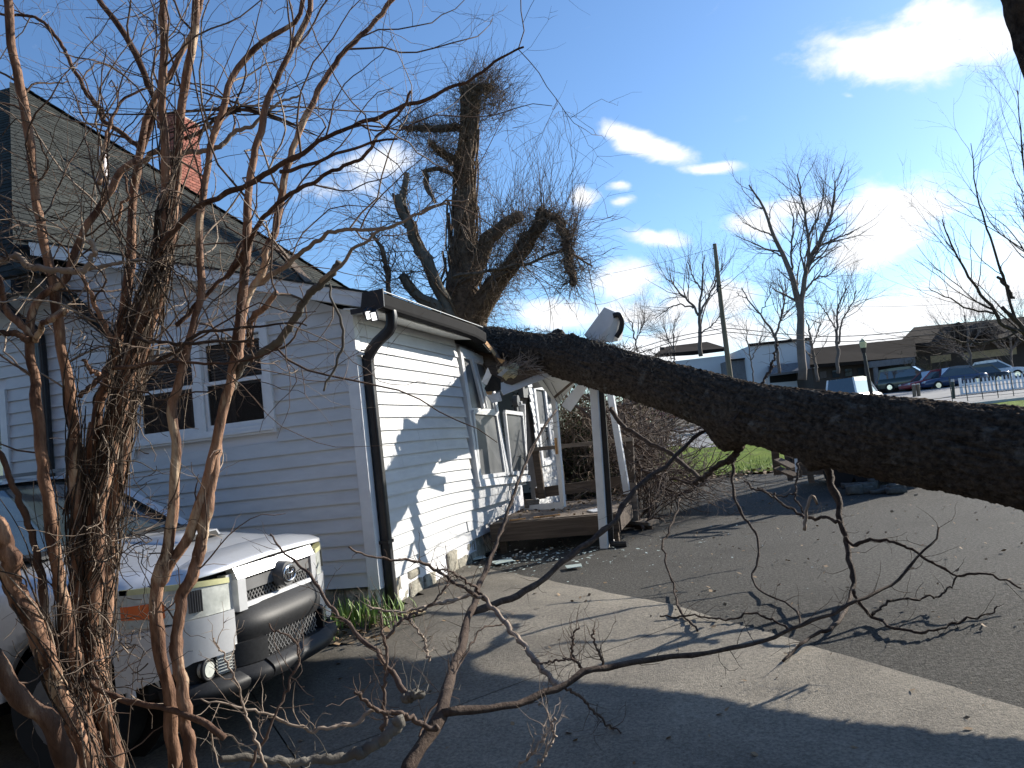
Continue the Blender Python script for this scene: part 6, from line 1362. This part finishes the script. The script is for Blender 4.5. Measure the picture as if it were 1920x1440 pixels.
P = [ong(*p)+np.array([0, 0, .03]) for p in ((745, 1158), (790, 1150), (800, 1156), (768, 1164))]; tag(link('cardboard_scrap', MB().slab(P, (0, .1, 1), .012).mesh('scrap'), 'wall_tan'), 'tan scrap of board on the concrete below the downspout', 'scrap')
P, Q = ong(1068, 1052)+np.array([0, 0, .02]), ong(1128, 1043)+np.array([0, 0, .02]); p_, r_ = trace([(1068, 1054), (1095, 1050), (1130, 1041)], (9.2, 9.45), (2.5, 1.5), 10)
# tufts at the lawn edge
x = rngl.uniform(-5, 6, 3200); y = 16.6+.10*(x+1)+np.abs(rngl.normal(0, 1.4, 3200)); blades('grass_tufts', np.column_stack([x, y, zg(x, y)+.03]), .075, .012, 'grass_blade', None, rngl)['kind'] = 'stuff'
x = rngl.uniform(-4, 5, 700); y = 16.5+.10*(x+1)+rngl.normal(0, .35, 700); flakes('verge_leaves', np.column_stack([x, y, zg(x, y)+.06]), .03, .08, 'dead_leaf', 29)

# ---------------------------------------------------------------- the neighbouring house close behind the camera (mirrored in the windows)
nb = thing('neighbour_house', 'dark sided house with pale rake boards close behind, mirrored in the windows', 'house', (-4, -1.6, -.2))
NY = -1.55
def nwall(b):
    b.box((-13, NY-.2, -.3), (3.6, NY, 3.3)); b.slab([(-13.0, NY-.01, 3.3), (3.6, NY-.01, 3.3), (-4.7, NY-.01, 7.4)], (0, -1, 0), .18)
quick('wall', nb, 'wall_brown', nwall)
for k in range(24):
    z = .1+.135*k
    part('siding_board', MB().hexa([(-13, NY-.001, z), (3.6, NY-.001, z), (3.6, NY+.018, z), (-13, NY+.018, z), (-13, NY-.001, z+.134), (3.6, NY-.001, z+.134), (3.6, NY+.004, z+.134), (-13, NY+.004, z+.134)]).mesh('siding_board'), 'wall_brown', nb)
for a, e in (((-13.6, NY+.2, 3.0), (-4.7, NY+.2, 7.6)), ((4.2, NY+.2, 3.0), (-4.7, NY+.2, 7.6))):
    quick('rake_board', nb, 'white_trim', lambda b: b.beam(a, e, .22, .03, (0, 1, 0)))
    quick('roof', nb, 'roof_brown', lambda b: b.slab([np.array(a)+np.array([0, .05, .12]), np.array(e)+np.array([0, .05, .12]), np.array(e)+np.array([0, -9, .12]), np.array(a)+np.array([0, -9, .12])], (0, 0, 1), .08))
for x in (-9, -5.4, -1.2):
    w = quick('window', nb, 'white_trim', lambda b: frame_y(b, x, x+1.1, 1.1, 2.5, .09, NY+.02, NY+.05)); part('pane', MB().box((x+.09, NY+.022, 1.19), (x+1.01, NY+.03, 2.41)).mesh('pane'), 'window_glass', w)
# ---------------------------------------------------------------- the silver off-road car
CO = np.array([-2.92, 4.66, -.20])
suv = thing('silver_car', 'silver off-road car with black bumper parked beside the house', 'car', CO)
def W_(x, y, z): return (CO[0]+x, CO[1]+y, CO[2]+z)
def xf(y, z=.8):                       # plan curve of the nose
    return -.05 - .41*(min(abs(y), .96)/.95)**5.5 - .10*max(0, z-.98)/.1*.6
sec = {  # x: half section (y,z) from hood centre to sill
    -.36: [(0, 1.145), (.38, 1.135), (.62, 1.09), (.74, 1.055), (.81, 1.01), (.86, .9), (.86, .65), (.82, .46)],
    -.50: [(0, 1.175), (.38, 1.165), (.68, 1.115), (.81, 1.075), (.895, 1.02), (.932, .89), (.925, .65), (.88, .46)],
    -.75: [(0, 1.205), (.38, 1.20), (.71, 1.14), (.85, 1.105), (.925, 1.045), (.955, .90), (.95, .65), (.91, .45)],
    -1.05: [(0, 1.23), (.38, 1.225), (.72, 1.165), (.865, 1.125), (.935, 1.06), (.962, .90), (.955, .65), (.92, .45)],
    -1.34: [(0, 1.25), (.38, 1.245), (.73, 1.19), (.87, 1.145), (.94, 1.075), (.962, .90), (.955, .65), (.92, .44)],
    -2.2: [(0, 1.24), (.38, 1.24), (.75, 1.20), (.885, 1.155), (.945, 1.08), (.962, .90), (.955, .65), (.92, .42)],
    -3.6: [(0, 1.24), (.38, 1.24), (.75, 1.20), (.885, 1.155), (.945, 1.08), (.962, .90), (.955, .65), (.92, .42)],
    -4.45: [(0, 1.2), (.38, 1.2), (.72, 1.17), (.86, 1.13), (.92, 1.06), (.935, .9), (.93, .66), (.88, .46)],
    -4.72: [(0, 1.05), (.38, 1.05), (.66, 1.04), (.78, 1.02), (.84, .98), (.86, .85), (.86, .66), (.82, .52)]}
def body():
    xs = sorted(sec, reverse=True); fine = []
    for a, b in zip(xs[:-1], xs[1:]):
        n = 5 if a > -1.3 else 7
        for k in range(n): f = k/n; fine.append((a+(b-a)*f, [tuple(np.array(p)*(1-f)+np.array(q)*f) for p, q in zip(sec[a], sec[b])]))
    fine.append((xs[-1], sec[xs[-1]])); rows = []
    # nose lip: bring the hood forward to the curved front edge
    n0 = sec[-.36]; lip = []
    for (y, z) in n0[:5]: lip.append((xf(y, .95)-.02, y*1.0, z-.055 if y < .5 else z-.04))
    rows.append(lip)
    V = []; F = []; b = MB()
    half = []
    for x, s in fine:
        q = catmull([(p[0], p[1], 0) for p in s], 25)
        half.append([(x, p[0], p[1]) for p in q])
    full = []
    for r in half:
        full.append([W_(x, -y, z) for x, y, z in reversed(r[1:])] + [W_(x, y, z) for x, y, z in r])
    # wheel arches: lift the lower rows round the axles
    ax = (-.93, -3.72); ra = .47
    for i, r in enumerate(full):
        x = half[i][0][0]
        for j, p in enumerate(r):
            yy, zz = p[1]-CO[1], p[2]-CO[2]
            for a in ax:
                dx = abs(x-a)
                if dx < ra and zz < .40+math.sqrt(ra*ra-dx*dx) and abs(yy) > .5 and zz < .86: r[j] = (p[0], p[1], CO[2]+min(.86, .38+math.sqrt(ra*ra-dx*dx)))
    b.grid(full); nn = len(full[0]); b.add(full[-1], [tuple(range(nn))])
    return b.mesh('body', True)
bd = part('body', body(), 'silver_paint', suv)
# hood front: from the first hood section forward to the seam over grille and lamps
def hoodnose(b):
    rows = []
    s = sec[-.36]; q = catmull([(p[0], p[1], 0) for p in s[:5]], 22)
    for f in (0, .35, .7, .92, 1.0, 1.0):
        row = []
        for sgn in (-1, 1):
            seq = q[::-1] if sgn < 0 else q[1:]
            for p in seq:
                y = p[0]; zf = 1.083-.03*(y/.8)**2 + .0; x1 = xf(y)-.005; x0 = -.36
                if y > .80: x1 = min(x1, -.345)
                z = p[1]*(1-f)+zf*f + .035*math.sin(f*math.pi)
                if y > .74: z = min(z, p[1]+.0)
                row.append(W_(x0+(x1-x0)*f, sgn*y, z - (.02 if len(rows) == 5 else 0)))
        rows.append(row)
    b.grid(rows)
part('hood', (lambda b: (hoodnose(b), b.mesh('hood', True))[1])(MB()), 'silver_paint', suv)
def patch(y0, y1, zlo, zhi, off=0.0, n=16, m=5, thick=.03, xfun=None, lean=0.0, bow=0.0):
    """panel following the nose curve"""
    P = []; Q = []; g = xfun or xf
    for y in np.linspace(y0, y1, n):
        a, b = zlo(y) if callable(zlo) else zlo, zhi(y) if callable(zhi) else zhi
        P.append([W_(g(y)+off+lean*(z-a)+bow*(math.sin(math.pi*(z-a)/max(1e-6, b-a))-.5), y, z) for z in np.linspace(a, b, m)]); Q.append([W_(g(y)+off-thick+lean*(z-a), y, z) for z in np.linspace(a, b, m)])
    b = MB(); b.grid(P); b.grid(Q)
    b.grid([[p[0] for p in P], [p[0] for p in Q]]); b.grid([[p[-1] for p in P], [p[-1] for p in Q]]); b.grid([P[0], Q[0]]); b.grid([P[-1], Q[-1]])
    return b
def pp(name, mt_, *a, parent=suv, label=None, **k): return part(name, patch(*a, **k).mesh(name, True), mt_, parent, label=label)
# core behind everything
pp('front_structure', 'dark_hole', -.86, .86, .40, 1.03, off=-.12, thick=.05)
for s in (-1, 1):
    lo = lambda y: .815-.03*max(0, (abs(y)-.75)/.2) + .0; hi = lambda y: 1.0+.035*max(0, (abs(y)-.5)/.43)
    inn, out = .515*s, .935*s
    hl = pp('headlight', 'lamp_lens', inn, out, lambda y: lo(y)+.03*max(0, (abs(y)-.80)/.12), hi, off=-.012, thick=.10, label=None)
    part('amber_lens', patch(.845*s, .938*s, lambda y: .85+.02*(abs(y)-.84)/.1, lambda y: .945, off=-.004, thick=.05).mesh('amber_lens', True), 'amber_lens', hl)
    part('lens_trim', patch(inn, out, lambda y: hi(y)-.028, lambda y: hi(y)+.004, off=-.004, thick=.06).mesh('lens_trim', True), 'yellow_lens', hl)
    for k in range(6): part('lens_rib', patch((.70+.011*k)*s, (.7025+.011*k)*s, .85, .975, off=.002, thick=.02, n=2, m=2).mesh('lens_rib'), 'grey_plastic', hl)
    if False: part('reflector', MB().torus(c, (0, 1, 0), (0, 0, 1), .06, .06, .008).mesh('reflector', True), 'chrome', hl)
    # body coloured filler between lamp and grille
    pp('lamp_filler', 'silver_paint', .40*s, .512*s, .80, 1.015, off=-.03, thick=.06)
    # painted lower fascia
    pp('lower_fascia', 'silver_paint', .50*s, .962*s, lambda y: .575-.10*max(0, (abs(y)-.76)/.2), lambda y: .812-.03*max(0, (abs(y)-.75)/.2), off=.0, n=22, m=8, thick=.05)
    # fog lamp pocket
    fg = pp('fog_pocket', 'black_plastic', .512*s, .80*s, .43, .60, off=-.03, thick=.03)
    part('fog_lens', patch(.52*s, .635*s, .462, .585, off=-.012, thick=.02, n=6, m=3).mesh('fog_lens', True), 'lamp_lens', fg)
    c = np.array(W_(xf(.70)+.0, .70*s, .515)); part('fog_lamp', MB().cyl(c-np.array([.04, 0, 0]), c+np.array([.012, .0, 0]), .048, .044, 20).mesh('fog_lamp'), 'lamp_lens', fg)
    part('fog_ring', MB().torus(c, (0, 1, 0), (0, 0, 1), .056, .056, .010).mesh('fog_ring', True), 'black_plastic', fg)
    for k in range(6): part('chrome_rib', patch(.525*s, .645*s, .468+.018*k, .478+.018*k, off=-.004, thick=.02, n=6, m=2).mesh('chrome_rib'), 'chrome', fg)
    # corner bumper steps
    pp('bumper_corner', 'black_plastic', .50*s, .86*s, .345, lambda y: .452, off=.07, n=16, m=7, thick=.10, lean=-.30, bow=.04)
# grille surround (painted), two legs and a top bar
gr = pp('grille_surround', 'silver_paint', -.462, .462, .978, 1.045, off=.012, thick=.06, n=24, lean=-.45)
for s in (-1, 1): pp('grille_leg', 'silver_paint', .392*s, .468*s, .785, .98, off=.012, thick=.07, n=8, m=5)
pp('grille_lower_bar', 'chrome_soft' if 'chrome_soft' in M else 'white_trim', -.40, .40, .795, .822, off=.004, thick=.03)
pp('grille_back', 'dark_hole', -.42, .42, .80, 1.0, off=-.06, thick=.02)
def mesh_grille(y0, y1, z0f, z1f, dx, s, r):
    b = MB()
    for sg in (-1, 1):
        c = -2.0
        while c < 2.0:
            seg = None
            for t in np.linspace(0, 1, 60):
                y = y0+(y1-y0)*t; z = sg*(y-c)*1.25 + .9
                ok = z0f(y) < z < z1f(y)
                if ok and seg is None: seg = (y, z)
                if seg is not None and (not ok or t == 1): b.beam(W_(xf(seg[0])+dx, *seg), W_(xf(y)+dx, y, z), r, r, (1, 0, 0)) if abs(y-seg[0]) > .012 else None; seg = None
            c += s
    return b
part('grille_mesh', mesh_grille(-.425, .425, lambda y: .822, lambda y: .985, -.02, .034, .006).mesh('grille_mesh'), 'grey_plastic', suv)
gb = pp('grille_bar', 'grey_plastic', -.375, .375, .892, .962, off=.0, thick=.03)
c = np.array(W_(.0, 0, .925))
em = part('badge_mount', MB().cyl(c-np.array([.05, 0, 0]), c+np.array([.018, 0, 0]), .085, .078, 32).mesh('badge_mount'), 'grey_plastic', gb)
part('badge_back', MB().cyl(c, c+np.array([.021, 0, 0]), .062, .060, 32).mesh('badge_back'), 'black_plastic', gb)
c2 = c+np.array([.024, 0, 0])
part('badge', MB().torus(c2, (0, 1, 0), (0, 0, 1), .070, .050, .006).torus(c2+np.array([0, 0, .0]), (0, 1, 0), (0, 0, 1), .022, .045, .0045).torus(c2+np.array([0, 0, .020]), (0, 1, 0), (0, 0, 1), .046, .021, .0045).mesh('badge', True), 'chrome', gb)
# black bumper centre with its opening
xb = lambda y: .055 - .16*(abs(y)/.56)**4
pp('bumper', 'black_plastic', -.535, .56, lambda y: .60, lambda y: .80, off=0, thick=.08, n=26, m=7, xfun=lambda y: xb(y)-.012, lean=-.30, bow=.05)
for a, e in ((-.535, -.33), (.36, .56)): pp('bumper', 'black_plastic', a, e, .47, .605, off=.0, thick=.10, n=10, m=5, xfun=xb)
pp('air_intake', 'dark_hole', -.34, .37, .45, .61, off=-.07, thick=.02, xfun=xb)
part('intake_mesh', (lambda: (lambda b: b)(mesh_grille(-.32, .30, lambda y: .478, lambda y: .60, .06, .038, .0055)))().mesh('intake_mesh'), 'grey_plastic', suv)
pp('skid_lip', 'black_plastic', -.36, .40, .36, .475, off=.06, thick=.12, n=18, m=7, xfun=xb, lean=-.30, bow=.04)
pp('skid_lip', 'black_plastic', .405, .60, .35, .47, off=.045, thick=.10, n=8, m=7, xfun=xb, lean=-.30, bow=.04)
pp('skid_lip', 'black_plastic', -.57, -.365, .35, .465, off=.055, thick=.12, n=8, m=7, xfun=xb, lean=-.30, bow=.04)
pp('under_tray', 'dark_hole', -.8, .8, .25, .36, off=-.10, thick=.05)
# hood scoop and hood seam, cowl, wipers
sc_ = MB(); rows = []
for x, h in ((-.62, .0), (-.64, .035), (-.8, .035), (-1.1, .012), (-1.2, 0)):
    rows.append([W_(x, y, 1.195+(-.62-x)*.06+(h if abs(y) < .2 else 0)+ (.012 if abs(y) < .25 else 0)) for y in (-.27, -.22, -.19, 0, .19, .22, .27)])
sc_.grid(rows); part('hood_scoop', sc_.mesh('hood_scoop', True), 'silver_paint', suv)
quick('scoop_mouth', suv, 'dark_hole', lambda b: b.slab([W_(-.617, -.17, 1.205), W_(-.617, .17, 1.205), W_(-.632, .16, 1.236), W_(-.632, -.16, 1.236)], (1, 0, 0), .004))
def cab(b, z0, rp, wt=.62, wb=.80):
    pass
rp = [(-1.36, 1.235, .80), (-2.02, 1.70, .64), (-2.5, 1.745, .63), (-3.6, 1.74, .63), (-4.35, 1.70, .62), (-4.62, 1.20, .80)]
wsd = quick('windscreen', suv, 'car_glass', lambda b: b.grid([[W_(x-.06*(y/.8)**2, y*w/.8, z) for y in np.linspace(-.8, .8, 9)] for x, z, w in rp[:2]]), smooth=True)
quick('roof', suv, 'silver_paint', lambda b: b.grid([[W_(x, y*w/.8, z+.03*(1-(y/.8)**2)) for y in np.linspace(-.8, .8, 9)] for x, z, w in rp[1:5]]), smooth=True)
quick('rear_window', suv, 'car_glass', lambda b: b.grid([[W_(x, y*w/.8, z) for y in np.linspace(-.8, .8, 5)] for x, z, w in rp[4:]]))
for s in (-1, 1):
    quick('side_window', suv, 'car_glass', lambda b: b.add([W_(x, s*w*.995, z-.02) for x, z, w in rp], [tuple(range(6))]))
    quick('pillar', suv, 'silver_paint', lambda b: (b.beam(W_(-1.36, s*.80, 1.235), W_(-2.04, s*.645, 1.71), .075, .05, (.5, s*.6, .4)), b.beam(W_(-2.9, s*.80, 1.20), W_(-2.92, s*.645, 1.72), .10, .04, (0, s, .2)), b.beam(W_(-2.0, s*.64, 1.715), W_(-4.4, s*.63, 1.705), .07, .06, (0, s, .5))))
    mr = quick('mirror', suv, 'silver_paint', lambda b: (b.box(W_(-1.86, s*.93, 1.16), W_(-1.74, s*1.14, 1.34)), b.beam(W_(-1.78, s*.82, 1.2), W_(-1.8, s*.95, 1.22), .06, .05, (0, 0, 1)))); bevel(mr, .03, 3)
    for x in (-.93, -3.72):
        wh = quick('wheel', suv, 'tyre', lambda b: b.cyl(W_(x, s*.70, .385), W_(x, s*.945, .385), .385, .37, 40))
        part('rim', MB().cyl(W_(x, s*.93, .385), W_(x, s*.952, .385), .235, .22, 24).mesh('rim'), 'grey_plastic', wh)  # rim and spokes darkened in colour, standing in for shade under the arch
        for k in range(6):
            a = 2*math.pi*k/6; part('spoke', MB().beam(W_(x, s*.958, .385), W_(x+.21*math.cos(a), s*.955, .385+.21*math.sin(a)), .06, .02, (0, s, 0)).mesh('spoke'), 'grey_plastic', wh)
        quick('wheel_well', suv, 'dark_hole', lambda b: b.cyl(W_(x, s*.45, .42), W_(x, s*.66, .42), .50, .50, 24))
        # flare round the arch
        fl_ = MB(); rows = []
        for a in np.linspace(.10, math.pi-.10, 22): rows.append([W_(x+math.cos(a)*(.455+e), s*(.935+f), .385+math.sin(a)*(.455+e)) for e, f in ((0, -.06), (0, .015), (.035, .022), (.055, .0))])
        fl_.grid(rows); part('arch_flare', fl_.mesh('arch_flare', True), 'silver_paint', suv)
    quick('door', suv, 'silver_paint', lambda b: b.slab([W_(-1.75, s*.962, .55), W_(-2.85, s*.962, .55), W_(-2.85, s*.963, .98), W_(-1.75, s*.963, .98)], (0, s, 0), .006))
    quick('sill', suv, 'black_plastic', lambda b: b.box(W_(-1.45, s*.80, .34), W_(-3.2, s*.95, .46)))
quick('wiper', suv, 'black_metal', lambda b: (b.beam(W_(-1.37, -.5, 1.255), W_(-1.46, .15, 1.32), .02, .02, (0, 0, 1)), b.beam(W_(-1.37, .2, 1.26), W_(-1.44, .70, 1.30), .02, .02, (0, 0, 1))))
quick('cowl', suv, 'black_plastic', lambda b: b.slab([W_(-1.26, -.74, 1.222), W_(-1.26, .74, 1.222), W_(-1.40, .80, 1.24), W_(-1.40, -.80, 1.24)], (0, 0, 1), .02))
[quick('roof_rail', suv, 'grey_plastic', lambda b: b.beam(W_(-2.3, s*.55, 1.80), W_(-4.1, s*.55, 1.80), .035, .03, (0, 0, 1))) for s in (-1, 1)]
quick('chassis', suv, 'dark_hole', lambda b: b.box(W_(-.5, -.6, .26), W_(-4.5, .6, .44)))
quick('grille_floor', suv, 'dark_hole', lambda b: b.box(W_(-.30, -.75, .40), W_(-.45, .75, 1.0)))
